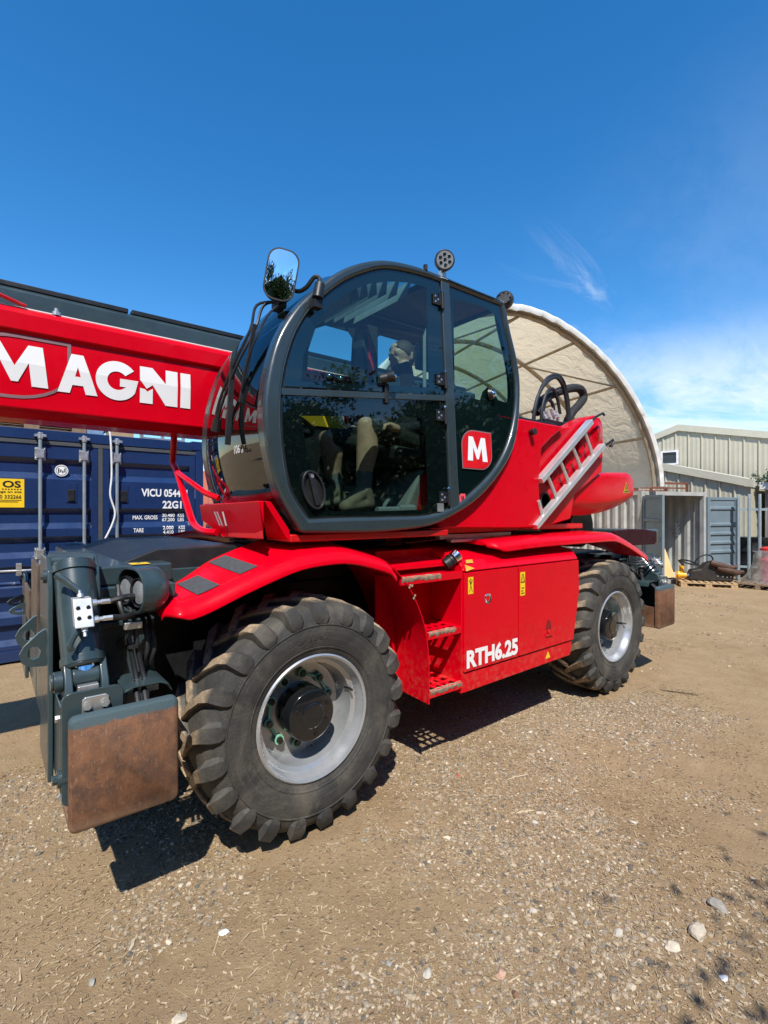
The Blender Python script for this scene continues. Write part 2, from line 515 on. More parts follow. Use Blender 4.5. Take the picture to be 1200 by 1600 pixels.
def ground_mat():
    m, t, o = nodes_of('dirt')
    N = NT(t)
    p = N.n('ShaderNodeBsdfPrincipled')
    v = N.n('ShaderNodeTexCoord').outputs['Object']
    big = N.noise(v, .8, 6, .6, .4); mid = N.noise(v, 5, 8, .65, .3); fine = N.noise(v, 48, 9, .78); grain = N.noise(v, 230, 5, .75)
    c = N.mix(N.ramp(big, .3, .7), (0.283, 0.189, 0.101), (0.355, 0.249, 0.141))
    c = N.mix(N.ramp(mid, .35, .75, 0, .7), c, (0.402, 0.288, 0.167))
    c = N.mix(N.ramp(N.noise(v, 14, 9, .75, .5), .52, .74, 0, .5), c, (0.191, 0.125, 0.070))
    c = N.mix(N.ramp(fine, .52, .72, 0, .7), c, (0.154, 0.102, 0.057))
    c = N.mix(N.ramp(N.noise(v, 85, 8, .75), .56, .72, 0, .8), c, (0.474, 0.362, 0.228))
    c = N.mix(N.ramp(grain, .58, .74, 0, .6), c, (0.108, 0.073, 0.044))
    damp = N.ramp(N.noise(v, 1.3, 7, .65, 1.2), .66, .78, 0, .5)
    c = N.mix(damp, c, (0.154, 0.102, 0.059))
    hs = []
    for sc, lo_, hi_, k in ((38, .62, .80, .8), (85, .40, .62, .8), (170, .35, .6, .6)):
        vo = N.n('ShaderNodeTexVoronoi'); vo.inputs['Scale'].default_value = sc; N.l(v, vo.inputs['Vector'])
        st = N.ramp(vo.outputs['Distance'], .14, .36, 1, 0)
        cell = N.n('ShaderNodeSeparateColor'); N.l(vo.outputs['Color'], cell.inputs[0])
        st = N.math('MULTIPLY', st, N.ramp(cell.outputs[0], lo_, hi_))
        c = N.mix(N.math('MULTIPLY', st, k), c, N.mix(cell.outputs[1], (0.216, 0.159, 0.104), (0.443, 0.347, 0.235)))
        hs.append(N.math('MULTIPLY', st, 28./sc))
    N.l(c, p.inputs['Base Color'])
    p.inputs['Roughness'].default_value = .95
    p.inputs['Specular IOR Level'].default_value = .12
    h = N.math('ADD', N.math('MULTIPLY', fine, 1.0), N.math('ADD', N.math('MULTIPLY', mid, 1.2), N.math('ADD', N.math('MULTIPLY', grain, .4), N.math('ADD', hs[0], N.math('ADD', hs[1], hs[2])))))
    N.l(N.bump(h, .75, .02), p.inputs['Normal'])
    N.l(p.outputs[0], o.inputs[0])
    return m
DIRT = ground_mat()
ground = kind(np_mesh('ground', V, F4, DIRT), 'structure')
ground['label'] = 'bare tan dirt yard with gravel and wood chips'

# loose gravel, chips: too many to count
def stone_mats():
    out = []
    for i, c in enumerate([(.33, .262, .178), (.235, .195, .145), (.47, .395, .295), (.125, .107, .085), (.27, .195, .13)]):
        out.append(pm('gravel_%d' % i, c, .85, var=.3, vscale=40, spec=.25))
    return out
STN = stone_mats()
ico_v = []
t_ = (1 + 5**.5)/2
for a, b in ((1, t_), (-1, t_), (1, -t_), (-1, -t_)):
    ico_v += [(0, a, b), (a, b, 0), (b, 0, a)]
bmi = bmesh.new(); bmesh.ops.create_icosphere(bmi, subdivisions=1, radius=1)
ICV = np.array([v.co[:] for v in bmi.verts]); ICF = np.array([[v.index for v in f.verts] for f in bmi.faces]); bmi.free()
bmi = bmesh.new(); bmesh.ops.create_icosphere(bmi, subdivisions=2, radius=1)
ICV2 = np.array([v.co[:] for v in bmi.verts]); ICF2 = np.array([[v.index for v in f.verts] for f in bmi.faces]); bmi.free()
def under_tyre(x, y):
    k = np.zeros(len(x), bool)
    for wx in (0, 3.167):
        for wy in (.22, 2.23): k |= (np.abs(x - wx) < .28) & (np.abs(y - wy) < .27)
    return k
def gravel(n, xr, yr, smin, smax, seed, thr, name):
    g = np.random.default_rng(seed)
    x = g.uniform(*xr, n*4); y = g.uniform(*yr, n*4)
    dens = vnoise(x*.75 + 7, y*.75 + 1, 11)*.5 + vnoise(x*2.6, y*2.6, 12)*.35 + vnoise(x*7, y*7, 13)*.15
    patch = np.exp(-((x - .50)/.60)**2 - ((y + 1.08)/.42)**2)*.55 + np.exp(-((x - 1.0)/.45)**2 - ((y + .72)/.30)**2)*.20 + np.exp(-((x + .30)/.25)**2 - ((y + .85)/.14)**2)*.22
    keep = (dens + patch + g.uniform(-.12, .12, n*4) > thr) & ~under_tyre(x, y)
    x, y = x[keep][:n], y[keep][:n]; n = len(x)
    s = smin*(smax/smin)**(g.uniform(0, 1, n)**2.2)
    sc = np.stack([s*g.uniform(.8, 1.35, n), s*g.uniform(.6, 1.0, n), s*g.uniform(.35, .65, n)], 1)
    P = ICV[None]*(1 + g.uniform(-.28, .28, (n, len(ICV), 1)))*sc[:, None]
    a = g.uniform(0, 2*PI, n); ca, sa = np.cos(a)[:, None], np.sin(a)[:, None]
    X = P[..., 0]*ca - P[..., 1]*sa + x[:, None]; Y = P[..., 0]*sa + P[..., 1]*ca + y[:, None]
    Z = P[..., 2] + (gz(x, y) + sc[:, 2]*.15)[:, None]
    VV = np.stack([X, Y, Z], -1).reshape(-1, 3)
    FF = (ICF[None] + (np.arange(n)*len(ICV))[:, None, None]).reshape(-1, 3)
    mi = np.repeat(g.choice(5, n, p=[.33, .28, .09, .14, .16]), len(ICF))
    o = kind(np_mesh(name, VV, FF, STN, None, False, mi), 'stuff')
    return o
o = gravel(62000, (-1.6, 3.4), (-2.0, 1.7), .0022, .0125, 3, .545, 'gravel')
tag(o, 'fine loose gravel strewn over the dirt in front of the machine', 'gravel')
o = gravel(9000, (-2.5, 12), (-2.2, 5), .006, .02, 4, .55, 'gravel_beyond')
o.name = 'gravel'; WP[o.name] = Vector((0, 0, 0))
tag(o, 'scattered pebbles farther across the yard', 'gravel')
CHIPM = [pm('chip_%d' % i, c, .85, var=.25, vscale=30, spec=.2) for i, c in enumerate([(.34, .255, .152), (.225, .16, .098), (.43, .345, .228)])]
def chips(n, xr, yr, seed, name):
    g = np.random.default_rng(seed)
    x = g.uniform(*xr, n*3); y = g.uniform(*yr, n*3)
    d = vnoise(x*.9 + 2, y*.9 + 9, 21)*.6 + vnoise(x*3, y*3, 22)*.4 + .25*np.exp(-((x - .8)/.9)**2 - ((y + .9)/.7)**2) + .22*np.exp(-((x + 1.15)/.5)**2 - ((y - .2)/.7)**2)
    keep = (d + g.uniform(-.1, .1, n*3) > .47) & ~under_tyre(x, y); x, y = x[keep][:n], y[keep][:n]; n = len(x)
    L = g.uniform(.003, .011, n)*(1 + 2.4*(g.uniform(0, 1, n) > .965)); W = g.uniform(.0008, .0034, n); H = g.uniform(.0008, .002, n)
    c = np.array([(-1, -.6, 0), (1, -1, 0), (.9, 1, 0), (-1, .7, 0), (-1, -.6, 1), (1, -1, 1), (.9, 1, 1), (-1, .7, 1)], float)
    P = c[None]*np.stack([L, W, H*2], 1)[:, None]
    P[..., 1] += (np.abs(c[None, :, 0])*0 + 0)
    a = g.uniform(0, 2*PI, n); ti = g.uniform(-.15, .2, n)
    P[..., 2] += P[..., 0]*np.sin(ti)[:, None]
    ca, sa = np.cos(a)[:, None], np.sin(a)[:, None]
    X = P[..., 0]*ca - P[..., 1]*sa + x[:, None]; Y = P[..., 0]*sa + P[..., 1]*ca + y[:, None]
    Z = P[..., 2] + (gz(x, y) + .002)[:, None]
    FF0 = np.array([(0,3,2,1),(4,5,6,7),(0,1,5,4),(1,2,6,5),(2,3,7,6),(3,0,4,7)])
    FF = (FF0[None] + (np.arange(n)*8)[:, None, None]).reshape(-1, 4)
    mi = np.repeat(g.integers(0, 3, n), 6)
    return kind(np_mesh(name, np.stack([X, Y, Z], -1).reshape(-1, 3), FF, CHIPM, None, False, mi), 'stuff')
tag(chips(26000, (-1.8, 5.5), (-2.0, 1.8), 8, 'wood_chips'), 'pale wood chips and splinters littering the dirt', 'wood chips')

def rock(name, x, y, s, m, label, group, seed, flat=.6, cat='stone'):
    g = np.random.default_rng(seed)
    P = ICV2*np.array([1.15, .85, flat])*s
    dirs = g.normal(size=(7, 3)); dirs /= np.linalg.norm(dirs, axis=1)[:, None]
    for d in dirs:
        h = P @ d; lim = np.quantile(h, .86); P = P - np.clip(h - lim, 0, None)[:, None]*d[None]
    P += g.normal(0, s*.02, P.shape)
    a = g.uniform(0, 6.28); c, q = math.cos(a), math.sin(a)
    P = np.stack([P[:, 0]*c - P[:, 1]*q, P[:, 0]*q + P[:, 1]*c, P[:, 2]], 1)
    mb = MB(); z = float(gz(x, y)) + s*flat*.25
    mb.add([(p[0] + x, p[1] + y, p[2] + z) for p in P], ICF2.tolist())
    return tag(mb.build(name, m, None, smooth=False), label, cat, group)
SG = 'loose stones on the dirt'
GREYST = pm('grey_stone', (.27, .25, .215), .85, var=.25, vscale=30, bump=.6, bscale=120, dust=.3)
PALEST = pm('pale_stone', (.46, .40, .31), .85, var=.2, vscale=30, bump=.6, bscale=120, dust=.2)
WHITEST = pm('white_stone', (.42, .385, .32), .8, var=.12, vscale=30, bump=.4, bscale=120)
PINKST = pm('pink_stone', (.46, .29, .20), .85, var=.2, vscale=30, bump=.5, bscale=120)
BROWNST = pm('brown_stone', (.16, .085, .045), .8, var=.2, vscale=30)
for i, (x, y, s, m, f, l) in enumerate([
    (1.07, -1.416, .040, GREYST, .5, 'long grey stone behind the pale angular rock'),
    (.865, -1.418, .042, PALEST, .7, 'pale angular rock in the gravel, largest of the stones'),
    (.722, -1.376, .030, PALEST, .5, 'flat cream stone half sunk beside the pale angular rock'),
    (-.082, -.877, .020, WHITEST, .8, 'small white square stone alone on smooth dirt'),
    (.122, -1.041, .024, PINKST, .6, 'pinkish tan stone beside the small brown lump'),
    (.101, -1.119, .017, BROWNST, .8, 'small dark brown lump beside the pinkish stone'),
    (-.812, -.474, .024, PALEST, .45, 'flat tan stone pressed into the dirt'),
    (-.16, -.76, .015, GREYST, .6, 'small grey stone lying on smooth dirt'),
    (-1.012, -.159, .016, GREYST, .7, 'small grey pebble among wood chips'),
    (.62, -1.22, .022, WHITEST, .6, 'pale rounded stone in the gravel patch'),
    (.45, -.95, .020, WHITEST, .5, 'cream stone among grey gravel'),
    (.95, -.62, .018, WHITEST, .6, 'small whitish stone among splinters'),
    (1.35, -.95, .018, PALEST, .6, 'tan stone half buried near the wood splinters'),
    (3.05, -.18, .03, WHITEST, .35, 'whitish clod beside the rear tyre')]):
    rock('stone', x, y, s, m, l, SG, 50 + i, f)
def splinter(x, y, L, w, a, m, label, seed):
    g = random.Random(seed); mb = MB(); c, s = math.cos(a), math.sin(a); q = []
    n = 6
    for i in range(n + 1):
        t = i/n - .5; r = w*(1 - .5*abs(t*2)**2); k = g.uniform(-.18, .18)*w*2
        X = x + c*L*t - s*k; Y = y + s*L*t + c*k; Z = float(gz(X, Y)) + .003 + g.uniform(0, .002)
        q.append([(X - s*r, Y + c*r, Z), (X + s*r, Y - c*r, Z), (X + s*r*.8, Y - c*r*.8, Z + r*.7), (X - s*r*.8, Y + c*r*.8, Z + r*.9)])
    mb.loft(q)
    return tag(mb.build('stick', m, None, smooth=False), label, 'stick', 'sticks on the dirt')
DRYW = CHIPM[0]; DKW = pm('dark_twig', (.07, .045, .028), .9)
for i, a in enumerate([(.15, -.481, .085, .006, .5, DRYW, 'short flat tan stick on smooth dirt before the front wheel'),
    (.979, -.539, .10, .006, -.6, CHIPM[2], 'long pale wood splinter beyond the gravel patch'),
    (1.02, -1.234, .12, .011, -.55, CHIPM[1], 'broken frayed plank splinter near the long grey stone'),
    (3.63, -.33, .30, .008, -1.15, DKW, 'dark bent stick lying beyond the rear wheel'),
    (-.866, -.08, .07, .007, 1.0, CHIPM[2], 'pale rectangular wood chip near the outrigger shadow'),
    (.368, -.74, .07, .005, 1.9, CHIPM[0], 'thin tan stick standing out in the gravel'),
    (1.25, -.30, .16, .004, -.3, CHIPM[2], 'long straw-coloured splinter near the machine shadow'),
    (1.9, -.85, .12, .005, -.2, CHIPM[0], 'tan splinter on open dirt'),
    (2.6, -.95, .14, .005, .1, CHIPM[1], 'brown splinter on open dirt')]):
    splinter(*a, 90 + i)
PAPER = pm('crumpled_paper', (.70, .71, .71), .7, var=.04)
rock('paper_scrap', -.575, -.241, .020, PAPER, 'crumpled white paper scrap below the front wheel', None, 77, .35, 'litter')
rock('paper_scrap', .73, -1.54, .018, PAPER, 'torn white litter scrap near the tree shadow', None, 78, .3, 'litter')
rock('plastic_scrap', .986, -.046, .012, REDP, 'tiny red plastic scrap on the dirt below the steps', None, 79, .6, 'litter')

# ================================================================== background
def corr(mb, p0, p1, z0, z1, pitch, depth, mi=0, flatr=.34):
    # trapezoid corrugated sheet from p0 to p1; outwards = to the right of p0->p1
    p0 = Vector((*p0, 0)); p1 = Vector((*p1, 0)); d = p1 - p0; L = d.length; d.normalize(); nrm = Vector((d.y, -d.x, 0))
    n = max(1, round(L/pitch)); st = L/n; pts = []
    for i in range(n):
        for t, h in ((0, 0), (flatr, 0), (.5, 1), (.5 + flatr, 1)):
            pts.append(p0 + d*(i + t)*st - nrm*depth*h)
    pts.append(p1)
    v = [(p.x, p.y, z0) for p in pts] + [(p.x, p.y, z1) for p in pts]; m = len(pts)
    mb.add(v, [(i, i + 1, m + i + 1, m + i) for i in range(m - 1)], mi)
def container_paint(name, col, rust=.2, rough=.45):
    return pm(name, col, rough, var=.1, vscale=2.5, dust=rust, dustcol=(.15, .07, .035), dscale=6, coat=.1)
BLUE = container_paint('blue_container_paint', (.0105, .030, .098), .03, .27)
GASK = pm('door_gasket', (.055, .06, .065), .6)
ZROD = pm('galvanised_rod', (.30, .36, .40), .42, metal=.5, var=.1, dust=.1)

# ---- blue container, door end towards the machine
CX0, CX1, CYF, CH = -1.48, .955, 4.54, 2.59
bc = thing('shipping_container', 'dark blue shipping container with closed doors behind the boom', 'container', ((CX0+CX1)/2, CYF, 0))
mb = MB()
corr(mb, (CX0 + .02, CYF + 6), (CX0 + .02, CYF + .12), .15, 2.50, .28, .036)
corr(mb, (CX1 - .02, CYF + .12), (CX1 - .02, CYF + 6), .15, 2.50, .28, .036)
corr(mb, (CX1 - .05, CYF + 6), (CX0 + .05, CYF + 6), .15, 2.50, .28, .036)
mb.box((CX0 + .05, CYF + .1, 2.50), (CX1 - .05, CYF + 6, 2.55)); mb.box((CX0 + .05, CYF + .1, .10), (CX1 - .05, CYF + 6, .16))
mb.build('side_walls', BLUE, bc)
mb = MB()
for x in (CX0, CX1 - .10): mb.box((x, CYF, .12), (x + .10, CYF + .12, CH - .12))
mb.box((CX0 + .10, CYF + .004, 2.46), (CX1 - .10, CYF + .12, 2.575)); mb.box((CX0 + .10, CYF + .004, .02), (CX1 - .10, CYF + .12, .14))
for x in (CX0 - .004, CX1 - .156):
    for z in (0, CH - .118): mb.box((x, CYF - .006, z), (x + .16, CYF + .17, z + .118))
for x in (CX0, CX1 - .10):
    mb.box((x, CYF + .17, 2.47), (x + .09, CYF + 6, 2.58)); mb.box((x, CYF + .17, .02), (x + .09, CYF + 6, .16))
mb.build('frame', BLUE, bc, .006)
grooves = [2.15, 1.585, 1.265, .945, .625, .315]
def door_leaf(x0, x1, y, label=None):
    prof = [(.145, 0)]
    for g in reversed(grooves): prof += [(g - .125, 0), (g - .06, .044), (g + .055, .044), (g + .105, 0)]
    prof += [(2.41, 0)]
    mb = MB(); ins = .07
    v = []; f = []
    for x in (x0 + ins, x1 - ins): v += [(x, y + d, z) for z, d in prof]
    n = len(prof); f = [(i, i + 1, n + i + 1, n + i) for i in range(n - 1)]
    mb.add(v, f)
    mb.box((x0, y - .006, .145), (x0 + ins, y + .045, 2.41)); mb.box((x1 - ins, y - .006, .145), (x1, y + .045, 2.41))
    mb.box((x0 + .07, y + .052, .145), (x1 - .07, y + .062, 2.41))
    return mb.build('door', BLUE, bc, .004)
YD = CYF + .02
dl = door_leaf(-1.375, -.285, YD); dr = door_leaf(-.235, .85, YD)
mb = MB(); mb.box((-1.38, YD - .012, 2.412), (.855, YD + .02, 2.452)); mb.box((-.283, YD - .010, .145), (-.237, YD + .02, 2.41)); mb.build('gasket', GASK, bc)
for x, dd in ((-.853, dl), (-.431, dl), (-.09, dr)):
    mb = MB(); mb.cyl((x, YD - .05, .10), (x, YD - .05, 2.53), .019, n=12)
    mb.build('lock_rod', ZROD, dd)
    for z in (2.30, 1.18, .3):
        mb = MB(); mb.box((x - .05, YD - .03, z - .07), (x + .05, YD - .004, z + .07)); mb.box((x - .035, YD - .075, z - .05), (x + .035, YD - .03, z + .05))
        for a in (-1, 1):
            for b in (-1, 1): mb.cyl((x + a*.04, YD - .036, z + b*.05), (x + a*.04, YD - .028, z + b*.05), .008, n=6)
        mb.build('rod_bracket', ZINC, dd, .004)
    for z in (2.5, .12):
        mb = MB(); mb.box((x - .055, YD - .07, z - .014), (x + .055, YD - .01, z + .014)); mb.cyl((x, YD - .05, z - .035), (x, YD - .05, z + .035), .028, n=10)
        mb.build('rod_cam', ZINC, dd, .003)
for x, dd in ((-.64, dl), (-.853, dl)):
    pass
mb = MB(); mb.tube([(-1.35, YD - .075, 1.02), (-1.1, YD - .08, 1.015), (-.86, YD - .075, 1.01)], .014, 8); mb.box((-1.07, YD - .09, .96), (-1.02, YD - .004, 1.09)); mb.build('handle', ZINC, dl, .003)
mb = MB(); mb.tube([(-.84, YD - .075, .985), (-.62, YD - .078, .98), (-.44, YD - .07, .975)], .014, 8); mb.box((-.68, YD - .09, .93), (-.63, YD - .004, 1.05)); mb.build('handle', ZINC, dl, .003)
for x, dd in ((-.545, dl), (.0, dr)):
    mb = MB(); mb.box((x - .065, YD - .008, 1.76), (x + .045, YD - .001, 1.99)); mb.build('vent', BLUE, dd, .003)
    mb = MB(); mb.box((x - .045, YD - .02, 1.775), (x + .025, YD - .006, 1.91)); mb.build('vent_hood', DARK, dd, .006)
# lettering on the right leaf
Pf = lambda y: (lambda a, b: (a, y, b))
def decal(txts, mat, parent, P, name='lettering'):
    mb = MB()
    for (s, x, z, h, w, b) in txts: text_on(mb, s, h, P, b, w, 1, x, z)
    return mb.build(name, mat, parent, smooth=False)
yd = YD - .004
decal([('VICU 054431', .19, 1.845, .10, .56, .03)], WHITE, dr, Pf(yd))
decal([('22G1', .44, 1.695, .10, .235, .03)], WHITE, dr, Pf(yd))
mb = MB(); mb.ring([(.785, 1.83), (.85, 1.83), (.85, 1.965), (.785, 1.965)], [(.79, 1.836), (.844, 1.836), (.844, 1.959), (.79, 1.959)], 'y', yd, yd - .001); text_on(mb, '3', .095, Pf(yd), .03, .04, 1, .797, 1.848); mb.build('lettering', WHITE, dr, smooth=False)
rows = [('MAX. GROSS', 1.555, ('30.480 KGS', '67.200 LBS')), ('TARE', 1.395, ('2.000 KGS', '4.410 LBS')), ('PAYLOAD', 1.235, ('28.480 KGS', '62.790 LBS')), ('CU CAP.', 1.075, ('33.2 CU.M.', '1.172 CU.FT'))]
for s, z, (a, b) in rows:
    # the paint follows the ribs of the door
    def PG(x, zz):
        d = 0
        for g in grooves:
            if g - .125 < zz < g - .06: d = .044*(zz - g + .125)/.065
            elif g - .06 <= zz <= g + .055: d = .044
            elif g + .055 < zz < g + .105: d = .044*(g + .105 - zz)/.05
        return (x, yd + d, zz)
    def word(t, h, w, x, zz):
        mb = MB(); text_on(mb, t, h, PG, .02, w, 1, x, zz); mb.build('lettering', WHITE, dr, smooth=False)
    word(s, .052, .029*len(s), .10, z)
    for t, zz in ((a, z + .03), (b, z - .027)):
        n1_, u1_ = t.split(' '); word(n1_, .046, .026*len(n1_), .445, zz); word(u1_, .046, .026*len(u1_), .64, zz)
# round plate and yellow hire notice on the left leaf
mb = MB(); mb.flat([circ(.066, 28, (-.65, 2.125))], lambda a, b: (a, YD - .003, b)); st = mb.build('round_sticker', WHITE, dl)
mb = MB(); mb.ring(circ(.056, 28, (-.65, 2.125)), circ(.05, 28, (-.65, 2.125)), 'y', YD - .004, YD - .0045)
for i in range(4): mb.box((-.685 + i*.02, YD - .0045, 2.095 + .01*(i % 2)), (-.671 + i*.02, YD - .004, 2.15 - .012*(i % 3)))
mb.build('emblem', GASK, st)
mb = MB(); mb.box((-1.36, YD - .006, 1.70), (-.995, YD - .002, 2.012)); st = mb.build('hire_notice', YEL, dl)
mb = MB(); P = Pf(YD - .008)
text_on(mb, 'OS', .075, P, .03, .16, 1, -1.185, 1.915); text_on(mb, 'storage on site', .032, P, .012, .27, 1, -1.29, 1.85); text_on(mb, '01780 332266', .04, P, .016, .29, 1, -1.31, 1.795)
for i in range(7): mb.box((-1.19 + i*.026, YD - .0085, 1.893), (-1.175 + i*.026, YD - .008, 1.903))
mb.box((-1.33, YD - .0085, 1.776), (-1.02, YD - .008, 1.781)); mb.box((-1.33, YD - .0085, 1.758), (-1.05, YD - .008, 1.764))
mb.build('lettering', BLK, st, smooth=False)
mb = MB(); mb.box((-.31, YD - .10, 1.17), (-.17, YD - .008, 1.325)); mb.build('lock_box', BLUE, dr, .006)
WCAB = pm('white_cable', (.7, .7, .68), .4)
mb = MB(); mb.tube(smooth_path([(-.20, 4.75, 2.62), (-.185, 4.50, 2.63), (-.165, 4.47, 2.5), (-.155, 4.47, 2.1), (-.17, 4.47, 1.85), (-.12, 4.47, 1.65), (-.15, 4.47, 1.5), (-.235, 4.46, 1.31)], 6), .011, 8)
tag(mb.build('cable', WCAB, None), 'white cable hanging down the blue container doors', 'cable')

# ---- things lying on the blue container's roof
WOOD = pm('pallet_wood', (.43, .29, .155), .8, var=.25, vscale=9, stretch=(1, 6, 1), bump=.3, bscale=60, dust=.12, dustcol=(.2, .15, .1))
OLDW = pm('old_wood', (.25, .175, .11), .85, var=.3, vscale=9, stretch=(1, 6, 1), bump=.3)
def pallet(x0, y0, z0, L, W, label, group=None, m=WOOD, rot=0, deck=7):
    t = thing('pallet', label, 'pallet', (x0, y0, z0), group)
    H = .144
    for i in range(3):
        y = [0, W/2 - .05, W - .10][i]
        mb = MB(); mb.box((x0, y0 + y, z0), (x0 + L, y0 + y + .10, z0 + .022)); mb.build('bottom_board', m, t)
        for j in range(3):
            x = [0, L/2 - .07, L - .14][j]
            mb = MB(); mb.box((x0 + x, y0 + y, z0 + .022), (x0 + x + .14, y0 + y + .10, z0 + .10)); mb.build('block', m, t)
    for j in range(3):
        x = [0, L/2 - .05, L - .10][j]
        mb = MB(); mb.box((x0 + x, y0, z0 + .10), (x0 + x + .10, y0 + W, z0 + .122)); mb.build('stringer_board', m, t)
    for i in range(deck):
        w = .1 if i % 2 else .12; y = y0 + (W - .11)*i/(deck - 1)
        mb = MB(); mb.box((x0, y, z0 + .122), (x0 + L, y + w*.95, z0 + H)); mb.build('deck_board', m, t)
    if rot:
        t.rotation_euler.z = rot
    return t
pallet(-1.45, CYF + .06, 2.565, 1.05, .9, 'weathered pallet lying on the blue container roof', None, OLDW)
mb = MB(); mb.hexa([(-.42, 4.62, 2.563), (-.22, 4.62, 2.563), (-.22, 4.9, 2.563), (-.42, 4.9, 2.563)], [(-.45, 4.60, 2.70), (-.20, 4.60, 2.70), (-.20, 4.92, 2.70), (-.45, 4.92, 2.70)])
tag(mb.build('plastic_crate', pm('pale_blue_plastic', (.25, .38, .55), .5), None, .01), 'small pale blue plastic crate on the blue container roof', 'crate')
mb = MB(); mb.box((-.14, 4.64, 2.563), (.12, 4.95, 2.68)); mb.box((-.146, 4.635, 2.66), (.126, 4.955, 2.684))
tag(mb.build('cardboard_box', pm('cardboard', (.38, .27, .16), .8), None, .004), 'flat cardboard box on the blue container roof', 'box')
mb = MB(); mb.box((.2, 4.66, 2.563), (.75, 4.70, 2.61)); mb.box((.2, 4.66, 2.61), (.24, 4.70, 2.68)); mb.box((.71, 4.66, 2.61), (.75, 4.70, 2.68)); mb.box((.45, 4.66, 2.61), (.49, 4.70, 2.66))
tag(mb.build('bracket', ZINC, None, .003), 'loose grey steel bracket on the blue container roof', 'bracket')

# ---- tent shelter standing on two containers
AX = Vector((.297, .955, 0)).normalized(); AR = Vector((.955, -.297, 0)).normalized()
FOOT = Vector((12.048, 3.168, 0)); W = 8.6; Z0, RISE = 2.30, 3.90; TL = 12.
def arch(t, along, off=0.):      # t 0 at the right foot .. 1 at the left foot
    a = PI*t; c = math.cos(a); s = math.sin(a); e = 2/1.78
    u = W/2 + (W/2 + off)*math.copysign(abs(c)**e, c)
    z = Z0 + (RISE + off)*abs(s)**e
    p = FOOT - AR*(W - u) + AX*along
    return Vector((p.x, p.y, z))
def tent_mat():
    m, t, o = nodes_of('tent_fabric')
    N = NT(t)
    v = N.n('ShaderNodeTexCoord').outputs['Object']
    f = N.ramp(N.noise(v, 1.1, 6, .6, .8), .3, .7)
    c = N.mix(f, (.72, .64, .48), (.82, .76, .62))
    c = N.mix(N.ramp(N.noise(v, 3.2, 7, .7), .55, .8, 0, .5), c, (.42, .36, .28))
    d = N.n('ShaderNodeBsdfDiffuse'); tr = N.n('ShaderNodeBsdfTranslucent'); mx = N.n('ShaderNodeMixShader')
    N.l(c, d.inputs[0]); N.l(N.mix(.0, (.78, .66, .46), c), tr.inputs[0]); mx.inputs[0].default_value = .5
    wv = N.noise(v, 2.2, 4, .55, 1.5)
    b = N.bump(N.math('ADD', wv, N.math('MULTIPLY', N.noise(v, 7, 4, .5, 2.), .10)), .55, .14); N.l(b, d.inputs['Normal']); N.l(b, tr.inputs['Normal'])
    N.l(d.outputs[0], mx.inputs[1]); N.l(tr.outputs[0], mx.inputs[2]); N.l(mx.outputs[0], o.inputs[0])
    return m
TENT = tent_mat()
POLE = pm('tent_tube', (.40, .345, .26), .5, metal=.4, var=.15)
tent = thing('tent_shelter', 'cream fabric arched shelter open at the front on two containers', 'tent', (FOOT.x - AR.x*W/2, FOOT.y - AR.y*W/2, Z0))
nt_, na = 48, 36
VV = []; FF = []
for j in range(na + 1):
    for i in range(nt_ + 1):
        sag = .05*math.sin(PI*((j/na*6) % 1))*math.sin(PI*i/nt_)
        p = arch(i/nt_, TL*j/na, -sag + .03*math.sin(i*1.9 + j*1.3)*(.3 + (i % 2)*.2)); VV.append(p)
for j in range(na):
    for i in range(nt_): FF.append((j*(nt_+1) + i, j*(nt_+1) + i + 1, (j+1)*(nt_+1) + i + 1, (j+1)*(nt_+1) + i))
mb = MB(); mb.add(VV, FF); mb.build('canopy', TENT, tent, ang=80)
mb = MB(); VV = []; FF = []
for i in range(97):
    w = .018*math.sin(i*2.1) + .012*math.sin(i*4.7 + 1)
    for (al, of) in ((-.06, .045), (-.08 + w*.4, .005), (-.05 + w, -.09 + w), (.28 + w, .04)):
        VV.append(arch(i/96, al, of + w*.3))
for i in range(96):
    for k in range(3): FF.append((i*4 + k, i*4 + k + 1, i*4 + 5 + k, i*4 + 4 + k))
    FF.append((i*4 + 3, i*4, i*4 + 4, i*4 + 7))
mb.add(VV, FF); mb.build('edge_hem', pm('tent_white', (.62, .61, .57), .6, var=.06, vscale=3), tent, ang=80)
for k in range(7):
    al = .12 + k*1.95
    mb = MB(); mb.tube([arch(i/32, al, -.10) for i in range(33)], .055, 8); mb.build('rib', POLE, tent)
for t in (.12, .24, .36, .5, .64, .76, .88):
    mb = MB(); mb.tube([arch(t, .12, -.15), arch(t, 11.8, -.13)], .036, 8); mb.build('purlin', POLE, tent)
for k, (t0, t1) in enumerate(((.24, .36), (.5, .64), (.76, .88))):
    mb = MB(); mb.tube([arch(t0, .12, -.17), arch(t1, 2.07, -.15)], .022, 6); mb.build('brace', POLE, tent)

